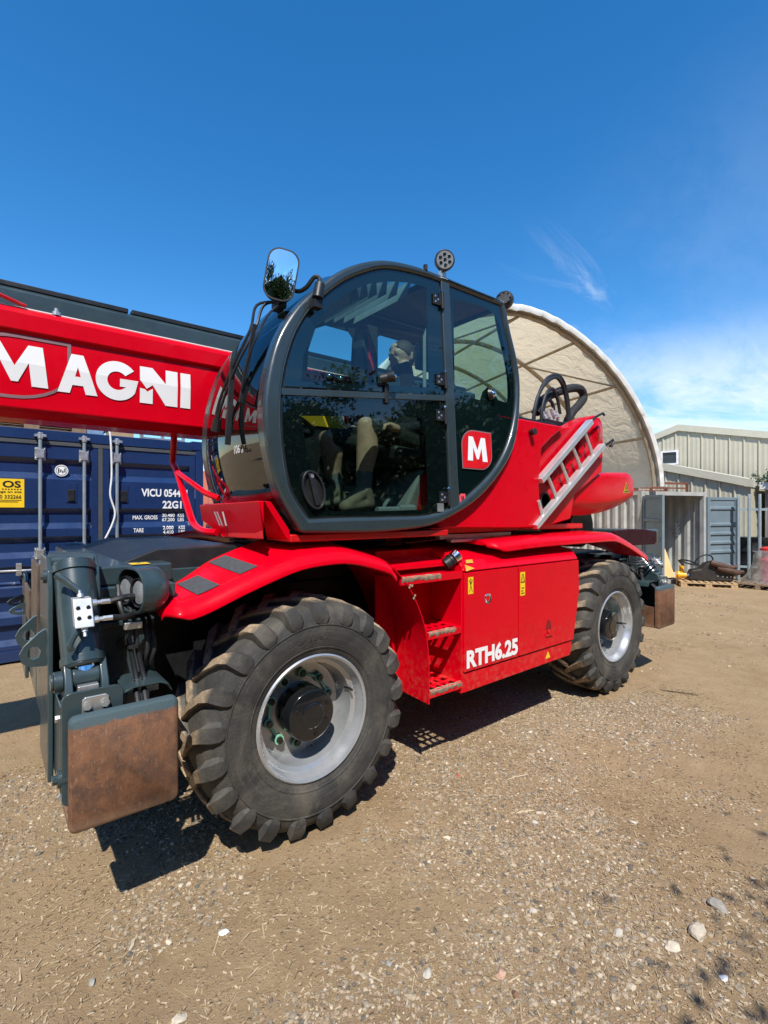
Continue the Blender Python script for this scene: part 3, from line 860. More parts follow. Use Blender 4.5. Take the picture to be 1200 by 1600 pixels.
def open_container(name, label, corner, zg, H, paint, open_end=True, L=12., inner=None):
    # corner: near corner on the left of the end face as seen from the yard
    C = Vector((*corner, 0)); w = 2.44
    P = lambda s, a: (C + AR*s + AX*a)
    t = thing(name, label, 'container', (P(w/2, 0).x, P(w/2, 0).y, zg))
    mb = MB()
    a, b, c, d = P(.02, .1), P(.02, L), P(w - .02, L), P(w - .02, .1)
    corr(mb, b.xy, a.xy, zg + .15, zg + H - .1, .28, .04)
    corr(mb, d.xy, c.xy, zg + .15, zg + H - .1, .28, .04)
    corr(mb, c.xy, b.xy, zg + .15, zg + H - .1, .28, .04)
    mb.add([(*P(.03, .05).xy, zg + H - .06), (*P(w - .03, .05).xy, zg + H - .06), (*P(w - .03, L).xy, zg + H - .06), (*P(.03, L).xy, zg + H - .06)], [(0, 1, 2, 3)])
    mb.add([(*P(.03, .05).xy, zg + .16), (*P(w - .03, .05).xy, zg + .16), (*P(w - .03, L).xy, zg + .16), (*P(.03, L).xy, zg + .16)], [(3, 2, 1, 0)])
    mb.build('side_walls', paint, t)
    mb = MB()
    for s in (0, w - .12):
        mb.hexa([P(s, 0) + Vector((0,0,zg)), P(s + .12, 0) + Vector((0,0,zg)), P(s + .12, .12) + Vector((0,0,zg)), P(s, .12) + Vector((0,0,zg))],
                [P(s, 0) + Vector((0,0,zg+H)), P(s + .12, 0) + Vector((0,0,zg+H)), P(s + .12, .12) + Vector((0,0,zg+H)), P(s, .12) + Vector((0,0,zg+H))])
    for z in (zg + .02, zg + H - .11):
        mb.hexa([P(.12, .01) + Vector((0,0,z)), P(w - .12, .01) + Vector((0,0,z)), P(w - .12, .1) + Vector((0,0,z)), P(.12, .1) + Vector((0,0,z))],
                [P(.12, .01) + Vector((0,0,z+.1)), P(w - .12, .01) + Vector((0,0,z+.1)), P(w - .12, .1) + Vector((0,0,z+.1)), P(.12, .1) + Vector((0,0,z+.1))])
        for s in (0, w - .1):
            mb.hexa([P(s, .12) + Vector((0,0,z)), P(s + .1, .12) + Vector((0,0,z)), P(s + .1, L) + Vector((0,0,z)), P(s, L) + Vector((0,0,z))],
                    [P(s, .12) + Vector((0,0,z+.1)), P(s + .1, .12) + Vector((0,0,z+.1)), P(s + .1, L) + Vector((0,0,z+.1)), P(s, L) + Vector((0,0,z+.1))])
    mb.build('frame', paint, t)
    return t, P
def leaf(t, hinge, direction, w, z0, z1, paint, ribs, flip=1):
    d = Vector((*direction, 0)).normalized(); n = Vector((d.y, -d.x, 0))*flip; H = Vector((*hinge, 0))
    mb = MB()
    def bx(s0, s1, za, zb, n0, n1):
        b = [H + d*s0 + n*n0, H + d*s1 + n*n0, H + d*s1 + n*n1, H + d*s0 + n*n1]
        mb.hexa([p + Vector((0,0,za)) for p in b], [p + Vector((0,0,zb)) for p in b])
    bx(0, .10, z0, z1, -.02, .035); bx(w - .10, w, z0, z1, -.02, .035); bx(.10, w - .10, z1 - .08, z1, -.018, .033); bx(.10, w - .10, z0, z0 + .08, -.018, .033)
    prof = [(z0 + .08, .012)]
    for r in ribs: prof += [(r - .05, .012), (r - .03, .045), (r + .03, .045), (r + .05, .012)]
    prof += [(z1 - .08, .012)]
    v = []
    for s in (.10, w - .10): v += [tuple(H + d*s + n*q + Vector((0, 0, z))) for z, q in prof]
    m = len(prof); mb.add(v, [(i, i+1, m+i+1, m+i) for i in range(m-1)])
    return mb.build('door', paint, t, .004)
GREYC = container_paint('grey_container_paint', (.155, .205, .235), .16, .5)
WORN = pm('worn_white_container', (.40, .405, .385), .6, var=.18, vscale=3, dust=.42, dustcol=(.22, .15, .10), dscale=4)
SALM = container_paint('salmon_container_paint', (.56, .17, .11), .18, .55)
gc, GP = open_container('shipping_container', 'old pale corrugated container with grey doors swung open', (11.75, 3.52), -.26, 2.46, WORN)
for s, z in ((.35, 1.2), (1.1, 1.2)): pass
p = GP(.06, -.02); leaf(gc, p.xy, (-AR*.47 - AX*.883).xy, 1.12, -.10, 2.06, GREYC, [.55, 1.0, 1.45], 1)
p = GP(2.40, -.02); leaf(gc, p.xy, (AR*.999 - AX*.04).xy, 1.16, -.12, 2.06, GREYC, [.15, .55, .80, 1.05, 1.30, 1.75], 1)
mb = MB()
for i in range(4):
    q = GP(2.32, .5 + i*.02); 
P = lambda a, b: tuple(GP(2.375, .62 + a) + Vector((0, 0, 1.15 + b)))
text_on(mb, '7984', .16, lambda a, b: tuple(GP(2.372, .75 + b*.9) + Vector((0, 0, 1.35 - a))), .03)
mb.build('lettering', WHITE, gc, smooth=False)
# plywood sheet leaning inside
mb = MB(); q0 = GP(.72, .16); q1 = GP(1.34, .10); z = -.10
mb.hexa([(*q0.xy, z), (*q1.xy, z), (*(q1 + AX*.02).xy, z), (*(q0 + AX*.02).xy, z)], [(*(q0 + AX*.3).xy, z + .74), (*(q1 + AX*.3).xy, z + .74), (*(q1 + AX*.32).xy, z + .74), (*(q0 + AX*.32).xy, z + .74)])
tag(mb.build('plywood_sheet', pm('plywood', (.62, .41, .18), .7, var=.1, vscale=5, stretch=(1, 1, .2)), None), 'yellow plywood sheet leaning inside the open container', 'board')
# rusty frames stored on the roof
RUSTM = pm('rust', (.16, .05, .028), .85, var=.4, vscale=12, bump=.3)
for a0, a1, h, off in ((.0, 2.3, .30, .9), (.5, 2.6, .22, 1.8)):
    mb = MB(); zt = 2.20
    A = GP(a0, off); B = GP(a1 + .3, off - .2)
    for q in (A, (A + B)/2, B): mb.bar((*q.xy, zt), (*q.xy, zt + h), .06, .06, up=(1, 0, 0))
    mb.bar((*A.xy, zt + h - .03), (*B.xy, zt + h - .03), .05, .06); mb.bar((*A.xy, zt + h*.45), (*B.xy, zt + h*.45), .04, .04)
    tag(mb.build('steel_frame', RUSTM, None), ('long' if off < 1 else 'short') + ' rusty red steel frame lying on the pale container roof', 'steel frame')
sc, SP = open_container('shipping_container', 'salmon red container under the left side of the tent shelter', (1.55, 6.45), 0, 2.36, SALM)
mb = MB(); a, b = SP(.12, .02), SP(2.32, .02); corr(mb, a.xy, b.xy, .12, 2.25, .24, .035); mb.build('end_wall', SALM, sc)

# ---- beige clad building
CLAD = pm('beige_cladding', (.47, .44, .335), .5, var=.06, vscale=1.5, dust=.08, dustcol=(.3, .27, .2))
TRIM = pm('beige_trim', (.52, .49, .385), .5, var=.05)
def clad_wall(t, A, B, z0, zA, zB, apex=None, pitch=.42, name='panel'):
    # ribbed wall between A and B (xy), eaves zA/zB, optional apex (fraction, z); one panel per sheet
    A = Vector((*A, 0)); B = Vector((*B, 0)); d = (B - A); L = d.length; d.normalize(); n = Vector((d.y, -d.x, 0))
    def top(s):
        f = s/L
        if apex:
            fa, za = apex
            return zA + (za - zA)*f/fa if f < fa else za + (zB - za)*(f - fa)/(1 - fa)
        return zA + (zB - zA)*f
    k = int(L/pitch)
    for i in range(k):
        s0 = i*L/k; s1 = (i + 1)*L/k; st = s1 - s0
        pts = [(0, 0), (.06, .045), (.12, .045), (.18, 0), (.36, 0), (.40, .008), (.46, .008), (.50, 0), (.68, 0), (.72, .008), (.78, .008), (.82, 0), (1, 0)]
        v = []
        for u, h in pts:
            q = A + d*(s0 + u*st) + n*h; v.append((q.x, q.y, z0))
        for u, h in pts:
            s = s0 + u*st; q = A + d*s + n*h; v.append((q.x, q.y, top(s)))
        m = len(pts); mb = MB(); mb.add(v, [(j, j+1, m+j+1, m+j) for j in range(m-1)])
        mb.build(name, CLAD, t)
    return d, n, top, L
bl = thing('clad_building', 'tall beige ribbed metal building with low gable behind the open container', 'building', (21.2, 4.5, -.3))
A = (20.83, 7.6); B = (21.9, 1.2)
d, n, top, L = clad_wall(bl, A, B, -.3, 4.48, 4.0, (.237, 5.05), .46)
A3 = Vector((*A, 0))
mb = MB()
for s0, s1 in ((-.1, L*.237), (L*.237, L + .1)):
    p0 = A3 + d*s0 + n*.10; p1 = A3 + d*s1 + n*.10
    z0_ = top(max(0, s0)); z1_ = top(min(L, s1))
    mb.hexa([(*p0.xy, z0_ - .02), (*p1.xy, z1_ - .02), (*(p1 - n*.16).xy, z1_ - .02), (*(p0 - n*.16).xy, z0_ - .02)], [(*p0.xy, z0_ + .24), (*p1.xy, z1_ + .24), (*(p1 - n*.16).xy, z1_ + .24), (*(p0 - n*.16).xy, z0_ + .24)])
mb.build('fascia', TRIM, bl)
bk = -n*14
mb = MB()
pa = [A3 - d*.1, A3 + d*L*.237, A3 + d*(L + .1)]; zt = [top(0) + .2, 5.05 + .22, top(L) + .2]
mb.add([(*p.xy, z) for p, z in zip(pa, zt)] + [(*(p + bk).xy, z) for p, z in zip(pa, zt)], [(0, 1, 4, 3), (1, 2, 5, 4)])
mb.build('roof', TRIM, bl)
mb = MB(); mb.add([(*pa[0].xy, -.3), (*(pa[0] + bk).xy, -.3), (*(pa[0] + bk).xy, zt[0] - .1), (*pa[0].xy, zt[0] - .1)], [(0, 1, 2, 3)]); mb.add([(*pa[2].xy, -.3), (*(pa[2] + bk).xy, -.3), (*(pa[2] + bk).xy, zt[2] - .1), (*pa[2].xy, zt[2] - .1)], [(0, 1, 2, 3)])
mb.build('side_wall', CLAD, bl)
# small window
wq = A3 + d*.90
def wall_box(mb, base, d, n, s0, s1, z0, z1, n0, n1):
    b = [base + d*s0 + n*n0, base + d*s1 + n*n0, base + d*s1 + n*n1, base + d*s0 + n*n1]
    mb.hexa([(*p.xy, z0) for p in b], [(*p.xy, z1) for p in b])
WFR = pm('window_white', (.78, .79, .80), .4)
WGL = pm('window_dark_glass', (.03, .045, .06), .06, spec=.8)
mb = MB()
for (s0, s1, z0, z1) in ((0, .07, 3.62, 4.22), (.58, .65, 3.62, 4.22), (.07, .58, 4.15, 4.22), (.07, .58, 3.62, 3.69)): wall_box(mb, wq, d, n, s0, s1, z0, z1, .04, .14)
wo = mb.build('window', WFR, bl)
mb = MB(); wall_box(mb, wq, d, n, .07, .58, 3.69, 4.15, .06, .08); mb.build('pane', WGL, wo)
lb = thing('lean_to_building', 'lower beige ribbed lean-to in front of the tall metal building', 'building', (17.4, 4., -.3))
A2 = (17.42, 5.6); B2 = (17.40, 2.70)
d2, n2, top2, L2 = clad_wall(lb, A2, B2, -.3, 3.30, 2.44, None, .40)
p0 = Vector((*A2, 0)) - d2*.2 + n2*.12; p1 = Vector((*B2, 0)) + d2*.15 + n2*.12
mb = MB(); mb.hexa([(*p0.xy, 3.28), (*p1.xy, 2.42), (*(p1 - n2*.2).xy, 2.42), (*(p0 - n2*.2).xy, 3.28)], [(*p0.xy, 3.54), (*p1.xy, 2.66), (*(p1 - n2*.2).xy, 2.66), (*(p0 - n2*.2).xy, 3.54)]); mb.build('fascia', TRIM, lb)
mb = MB(); mb.add([(*p0.xy, 3.52), (*p1.xy, 2.64), (*(p1 - n2*3.3).xy, 2.64), (*(p0 - n2*3.3).xy, 3.52)], [(0, 1, 2, 3)]); mb.build('roof', TRIM, lb)
mb = MB(); q = Vector((*B2, 0)); mb.add([(*q.xy, -.3), (*(q - n2*3.3).xy, -.3), (*(q - n2*3.3).xy, 2.5), (*q.xy, 2.5)], [(0, 1, 2, 3)]); mb.build('side_wall', CLAD, lb)
# grey shed with window at the far right
sh = thing('grey_shed', 'weathered grey shed with a white gutter and window beside the lean-to', 'shed', (18.2, 1.0, -.3))
SHED = pm('grey_boards', (.22, .215, .20), .8, var=.25, vscale=3, stretch=(4, 4, .3))
for i in range(16):
    mb = MB(); y = 2.45 - i*.22; x = 18.1 + i*.01; mb.box((x, y - .212, -.3), (x + .03 + (i % 2)*.008, y, 2.35)); mb.build('board', SHED, sh)
mb = MB(); mb.box((18.13, -1.2, -.3), (21., 2.44, 2.33)); mb.build('core', SHED, sh)
mb = MB(); mb.prism([(2.55, 2.36), (-1.3, 2.36), (-1.3, 2.56), (2.55, 2.60)], 'x', 17.85, 21.); mb.build('roof', pm('white_gutter', (.72, .72, .68), .5, dust=.25), sh, .02)
mb = MB(); 
for (y0, y1, z0, z1) in ((1.72, 1.80, .9, 1.95), (.8, .88, .9, 1.95), (.88, 1.72, 1.87, 1.95), (.88, 1.72, .9, .98), (1.27, 1.33, .98, 1.87)): mb.box((18.02, y0, z0), (18.12, y1, z1))
w_ = mb.build('window', WFR, sh)
mb = MB(); mb.box((18.06, .88, .98), (18.08, 1.72, 1.87)); mb.build('pane', WGL, w_)

# ================================================================== yard things at the right
GALV = pm('galvanised_fence', (.27, .33, .35), .55, metal=.3, var=.12)
fn = thing('palisade_fence', 'grey steel palisade fence with pointed pales beside the open container', 'fence', (14.9, 1.4, -.24))
f0 = Vector((14.75, 2.25, 0)); f1 = Vector((16.6, -.9, 0)); fd = (f1 - f0).normalized(); fnn = Vector((fd.y, -fd.x, 0))
nf = 16
for i in range(nf):
    p = f0 + fd*(f1 - f0).length*i/(nf - 1)
    mb = MB(); w = .038; z0, z1 = -.2, 2.02
    prof = [(-w, 0), (-w*.4, .022), (w*.4, .022), (w, 0)]
    v = [tuple(p + fd*a + fnn*b + Vector((0, 0, z0))) for a, b in prof] + [tuple(p + fd*a + fnn*b + Vector((0, 0, z1))) for a, b in prof]
    v += [tuple(p + fd*(a*.25 - .02) + fnn*.012 + Vector((0, 0, z1 + .12))) for a in (-w, w)] + [tuple(p + fd*(a*.25 + .02) + fnn*.012 + Vector((0, 0, z1 + .12))) for a in (-w, w)]
    mb.add(v, [(0,1,5,4), (1,2,6,5), (2,3,7,6), (4,5,9,8), (6,7,11,10), (5,6,10,9)])
    mb.build('pale', GALV, fn, smooth=False)
for z in (.15, 1.72):
    mb = MB(); a = f0 - fnn*.03; b = f1 - fnn*.03; mb.bar((*a.xy, z), (*b.xy, z), .05, .06); mb.build('rail', GALV, fn)
for k in (0, .62, 1):
    p = f0 + (f1 - f0)*k - fnn*.09; mb = MB(); mb.box((p.x - .05, p.y - .03, -.3), (p.x + .05, p.y + .03, 2.0)); mb.build('post', GALV, fn)
# dark drums behind the fence
for i, (x, y, h, r) in enumerate(((15.9, 2.25, 1.15, .38), (16.6, 1.75, 1.05, .36))):
    mb = MB(); mb.lathe([(0, 0), (r, 0), (r*1.02, h*.05), (r, h*.1), (r, h*.32), (r*1.03, h*.34), (r, h*.36), (r, h*.64), (r*1.03, h*.66), (r, h*.68), (r, h*.95), (r*1.02, h), (r*.95, h*.98), (0, h*.98)], (x, y, float(gz(x, y))), 'z', 24)
    tag(mb.build('drum', BLACK, None), ['black plastic drum behind the palisade fence beside the container door', 'black plastic drum behind the palisade fence by the grey shed'][i], 'drum', 'black drums behind the fence')

# pallet with a hydraulic breaker
pg = float(gz(12.75, 2.2))
PX, PY = 12.45, 2.95
pal = thing('pallet', 'fresh yellow wood pallet carrying the hydraulic breaker', 'pallet', (12.9, 2.2, pg))
pd = Vector((.53, -.848, 0)); pn = Vector((.848, .53, 0)); PB = Vector((12.30, 2.80, 0))
def pbox(mb, s0, s1, n0, n1, z0, z1):
    b = [PB + pd*s0 + pn*n0, PB + pd*s1 + pn*n0, PB + pd*s1 + pn*n1, PB + pd*s0 + pn*n1]
    mb.hexa([(*p.xy, pg + z0) for p in b], [(*p.xy, pg + z1) for p in b])
PL, PWd = 1.22, 1.0
for nn in (0, PWd/2 - .05, PWd - .1):
    mb = MB(); pbox(mb, 0, PL, nn, nn + .1, 0, .022); mb.build('bottom_board', WOOD, pal)
    for s in (0, PL/2 - .07, PL - .14): mb = MB(); pbox(mb, s, s + .14, nn + .004, nn + .096, .022, .10); mb.build('block', WOOD, pal)
    mb = MB(); pbox(mb, 0, PL, nn, nn + .1, .10, .122); mb.build('stringer_board', WOOD, pal)
for i in range(9):
    s = (PL - .1)*i/8; mb = MB(); pbox(mb, s, s + .095, 0, PWd, .1225, .144); mb.build('deck_board', WOOD, pal)
BRK = pm('breaker_dark', (.035, .030, .027), .55, metal=.3, var=.35, dust=.3, dustcol=(.12, .08, .05))
BRN = pm('breaker_brown', (.085, .045, .030), .6, metal=.2, var=.35, dust=.3, dustcol=(.15, .1, .06))
br = thing('hydraulic_breaker', 'dark hydraulic breaker attachment with yellow fittings lying on a pallet', 'breaker', (12.9, 2.2, pg + .145))
def bp(s, nn, z): q = PB + pd*s + pn*nn; return (q.x, q.y, pg + .145 + z)
mb = MB()
outl = [(.22, .02), (.60, .0), (1.20, .02), (1.22, .18), (1.12, .34), (.98, .42), (.78, .50), (.62, .44), (.50, .30), (.30, .26)]
mb.add([bp(s, .25, z) for s, z in outl] + [bp(s, .62, z) for s, z in outl], [tuple(range(10)), tuple(range(19, 9, -1))] + [(i, i + 10, (i + 1) % 10 + 10, (i + 1) % 10) for i in range(10)])
mb.build('housing', BRK, br, .03, 3)
mb = MB()
for z, s0 in ((.42, .70), (.30, .85)):
    mb.tube([bp(s0, .22, z + .06), bp(s0 + .2, .20, z), bp(s0 + .42, .22, z - .06), bp(s0 + .56, .3, z - .04)], [.07, .075, .07, .05], 10)
mb.build('bracket', BRN, br)
mb = MB()
for i, (s, z) in enumerate(((.86, .14), (.97, .13), (1.06, .12), (1.14, .13))): mb.cyl(bp(s, .25, z), bp(s, .235, z), .018, n=6)
mb.build('bolt', ZINC, br)
mb = MB(); mb.cyl(bp(-.02, .40, .12), bp(.20, .40, .12), .075, n=14); mb.cyl(bp(.10, .4, .12), bp(.10, .4, .36), .06, n=14); mb.cyl(bp(.00, .40, .12), bp(.05, .40, .12), .11, n=14); mb.cyl(bp(.34, .38, .12), bp(.44, .38, .12), .08, n=14); mb.build('yellow_fitting', YELP, br)
mb = MB(); mb.cyl(bp(.20, .40, .12), bp(.34, .38, .12), .045, n=12); mb.cyl(bp(.44, .38, .12), bp(.66, .36, .11), .03, n=12); mb.build('chisel', CHROME, br)
mb = MB(); mb.tube(smooth_path([bp(.15, .4, .36), bp(.02, .3, .50), bp(.2, .2, .44), bp(.45, .3, .40), bp(.30, .45, .48), bp(.08, .42, .52)], 8), .022, 8)
mb.tube(smooth_path([bp(.35, .3, .42), bp(.45, .3, .58), bp(.65, .35, .66), bp(.78, .4, .60), bp(.80, .4, .46)], 8), .018, 8); mb.build('hose', HOSE, br)
# shrink-wrapped load
wz = float(gz(13.7, 1.4))
pallet(13.25, .95, wz, 1.1, 1.0, 'low wooden pallet under the shrink wrapped red load', None, OLDW)
rl = thing('wrapped_load', 'red machine part under clear shrink wrap on a pallet by the fence', 'wrapped load', (13.8, 1.45, wz + .145))
mb = MB(); mb.lathe([(0, 0), (.24, 0), (.24, .55), (.17, .62), (.17, .75), (.21, .78), (.21, .84), (.1, .88), (0, .88)], (13.9, 1.35, wz + .145), 'z', 20); mb.build('red_body', REDP, rl)
mb = MB(); lo = []
for k, (s, z) in enumerate(((1.0, 0), (.97, .05), (.72, .25), (.60, .5), (.57, .66), (.50, .74), (.34, .79))):
    ring = []
    for j in range(20):
        a = 2*PI*j/20; rr = .58*s*(1 + .05*math.sin(j*2.7 + k)); q = (max(abs(math.cos(a)), abs(math.sin(a))))
        ring.append((13.9 + rr*math.cos(a)/q**.6*1.0, 1.35 + rr*math.sin(a)/q**.6*.95, wz + .147 + z))
    lo.append(ring)
mb.loft(lo, caps=False); mb.build('shrink_wrap', glass_mat('shrink_wrap', (.80, .82, .83), .9, .18, 1.5, .55), rl)

# ivy hanging over the shed gutter
IVY = pm('ivy_leaf', (.055, .085, .03), .6, var=.4, vscale=9)
g = np.random.default_rng(31)
ivy = thing('ivy', 'straggly ivy growing over the white shed gutter', 'plant', (17.9, 2.2, 2.5))
mb = MB(); sp = []
for k in range(9):
    p = Vector((17.95 + g.uniform(-.1, .3), 2.5 - k*.16, 2.62)); q = [p]
    for j in range(4): p = p + Vector((g.uniform(-.15, .1), g.uniform(-.14, .14), g.uniform(-.02, .13))); q.append(p)
    mb.tube(q, .009, 5); sp += q
mb.build('stem', OLDW, ivy)
mb = MB()
for p in sp:
    for j in range(14):
        c = p + Vector(g.normal(0, .075, 3)); a = Vector(g.normal(size=3)).normalized(); b = a.orthogonal().normalized()*.045; a = a*.05
        mb.add([c - a, c + b, c + a, c - b], [(0, 1, 2, 3)])
kind(mb.build('leaves', IVY, ivy, smooth=False), 'stuff')

# ---- trees behind the photographer (they shade the corner and mirror in the cab glass)
BARK = pm('bark', (.10, .075, .055), .9, var=.3, vscale=10, bump=.6, bscale=40)
LEAF = pm('leaf_green', (.050, .090, .022), .55, var=.5, vscale=2.0)
def tree_mesh(seed, H, CR, nleaf, trunk_h):
    g = np.random.default_rng(seed)
    mb = MB(); tips = []
    top = Vector((g.uniform(-.2, .2), g.uniform(-.2, .2), H*.72))
    tp = [Vector((0, 0, -.3)), Vector((.03, .02, trunk_h*.5)), Vector((top.x*.3, top.y*.3, trunk_h)), Vector((top.x*.6, top.y*.6, H*.5)), top]
    mb.tube(smooth_path(tp, 5), [H*.03*(1 - .8*i/20) for i in range(21)], 9)
    for k in range(16):
        f = g.uniform(.45, 1); base = Vector((top.x*f*.7, top.y*f*.7, trunk_h*.8 + (H*.72 - trunk_h*.8)*f))
        a = k*2.4 + g.uniform(-.3, .3); L = CR*g.uniform(.55, .95)
        e = base + Vector((math.cos(a)*L, math.sin(a)*L, L*g.uniform(.2, .8))); mid = (base + e)/2 + Vector((0, 0, -.1*L))
        mb.tube([base, mid, e], [H*.011, H*.007, H*.003], 6); tips += [(mid, .7), (e, 1.)]
        for j in range(3):
            e2 = e + Vector(g.normal(0, CR*.28, 3)); mb.tube([mid if j == 0 else e, e2], [H*.004, H*.0015], 5); tips.append((e2, .9))
    tips.append((top + Vector((0, 0, H*.1)), 1.))
    C = np.array([t[0] for t in tips]); n = nleaf
    ci = g.integers(0, len(C), n); P = C[ci] + g.normal(0, CR*(.17 if CR > 3 else .21), (n, 3))*np.array([1, 1, .8])
    A = g.normal(size=(n, 3)); A /= np.linalg.norm(A, axis=1)[:, None]; B = np.cross(A, g.normal(size=(n, 3))); B /= np.linalg.norm(B, axis=1)[:, None]
    s = g.uniform(.05, .10, n)[:, None]*CR/2.4*(1.5 if CR > 3 else .8)
    VV = np.stack([P - A*s, P + B*s*.55, P + A*s, P - B*s*.55], 1).reshape(-1, 3)
    return mb, VV, np.arange(n*4).reshape(n, 4)
TREE = {}
def tree(x, y, kindk, label, sc=1., rot=0.):
    H, CR, nl, th = [(7.5, 2.8, 30000, 2.2), (9, 3.4, 42000, 2.6)][kindk]
    t = thing('tree', label, 'tree', (x, y, float(gz(x, y))), 'trees behind the photographer')
    if kindk not in TREE:
        mb, VV, FF = tree_mesh(40 + kindk, H, CR, nl, th)
        o = mb.build('trunk', BARK, None, origin=(0, 0, 0)); c = np_mesh('crown', VV, FF, LEAF, None, False); kind(c, 'stuff')
        TREE[kindk] = (o, c)
        o.parent = t; c.parent = t; o.location = c.location = (0, 0, 0)
    else:
        for q in TREE[kindk]:
            c = q.copy(); COL.objects.link(c); c.parent = t; c.location = (0, 0, 0)
    t.scale = (sc, sc, sc); t.rotation_euler.z = rot
tree(-.12, -5.76, 0, 'nearest small leafy tree shading the corner of the gravel', .55, .4)
for i, (x, y, k, s) in enumerate(((-9, -20, 1, 1.05), (-3.5, -22, 1, .9), (3, -19, 1, .95), (9.5, -20, 1, 1.05), (16, -17, 1, 1.0), (-15, -15, 1, 1.0), (-20, -7, 1, 1.1), (22, -13, 1, 1.1), (-24, 2, 1, 1.15))):
    tree(x, y, k, 'tall green tree in the row mirrored in the cab glass', s, i*1.3)

# unseen leafy screen added in place of a fence, darkening the cab glass reflection
g = np.random.default_rng(77)
n = 40000
hx_ = g.uniform(-26, 24, n); hy_ = -13.2 + g.normal(0, .45, n) - .012*(hx_ + 1)**2*0; hz_ = g.uniform(0, 1, n)**.8*(4.2 + .5*np.sin(hx_*.9) + .35*np.sin(hx_*2.3))
P = np.stack([hx_, hy_, hz_], 1)
A = g.normal(size=(n, 3)); A /= np.linalg.norm(A, axis=1)[:, None]; B = np.cross(A, g.normal(size=(n, 3))); B /= np.linalg.norm(B, axis=1)[:, None]
s = g.uniform(.12, .22, n)[:, None]
VV = np.stack([P - A*s, P + B*s*.7, P + A*s, P - B*s*.7], 1).reshape(-1, 3)
added_hedge = thing('added_hedge', 'unseen leafy screen added to darken the reflection in the cab glass', 'added_hedge', (-1, -13.2, 0))
kind(np_mesh('leaves', VV, np.arange(n*4).reshape(n, 4), LEAF, added_hedge, False), 'stuff')
mb = MB(); mb.box((-26, -13.5, -.2), (24, -13.2, 3.4)); mb.build('blocker_core', pm('added_hedge_core', (.012, .018, .008), .9), added_hedge)

# ================================================================== the red telehandler
TH = thing('telehandler', 'red rotating telescopic handler with rounded dark cab and big lugged tyres', 'telehandler', (1.583, 1.225, 0))
MUD = (.34, .25, .165)
def tyre_mat():
    m, t, o = nodes_of('tyre_rubber')
    N = NT(t); p = N.n('ShaderNodeBsdfPrincipled')
    v = N.n('ShaderNodeTexCoord').outputs['Object']
    s = N.n('ShaderNodeSeparateXYZ'); N.l(v, s.inputs[0])
    r = N.math('SQRT', N.math('ADD', N.math('MULTIPLY', s.outputs[0], s.outputs[0]), N.math('MULTIPLY', s.outputs[2], s.outputs[2])))
    c = N.mix(N.ramp(N.noise(v, 5, 6, .65, .6), .3, .75), (.026, .026, .025), (.052, .050, .046))
    c = N.mix(N.ramp(N.noise(v, 2.6, 6, .7, .8), .42, .75, 0, .75), c, (.135, .117, .09))
    c = N.mix(N.ramp(N.noise(v, 26, 8, .75), .55, .78, 0, .6), c, (.15, .128, .095))
    c = N.mix(N.ramp(N.noise(v, 130, 6, .8), .56, .72, 0, .55), c, (.012, .012, .012))
    ri = N.ramp(N.math('SINE', N.math('MULTIPLY', r, 190.)), .90, .98, 0, .22)
    c = N.mix(N.math('MULTIPLY', ri, N.ramp(r, .47, .46)), c, (.11, .10, .085))
    # dried mud on the wearing faces of the tread bars
    dm = N.math('MULTIPLY', N.ramp(r, .584, .597), N.ramp(N.noise(v, 9, 7, .7), .30, .50, 0, .97))
    c = N.mix(dm, c, N.mix(N.ramp(N.noise(v, 40, 6, .7), .3, .75), (.20, .145, .092), (.40, .305, .205)))
    N.l(c, p.inputs['Base Color']); p.inputs['Roughness'].default_value = .72; p.inputs['Specular IOR Level'].default_value = .35
    h = N.math('ADD', N.noise(v, 70, 6, .65), N.math('MULTIPLY', dm, N.noise(v, 30, 6, .7)))
    N.l(N.bump(h, .6, .006), p.inputs['Normal'])
    N.l(p.outputs[0], o.inputs[0])
    return m
TYRE = tyre_mat()
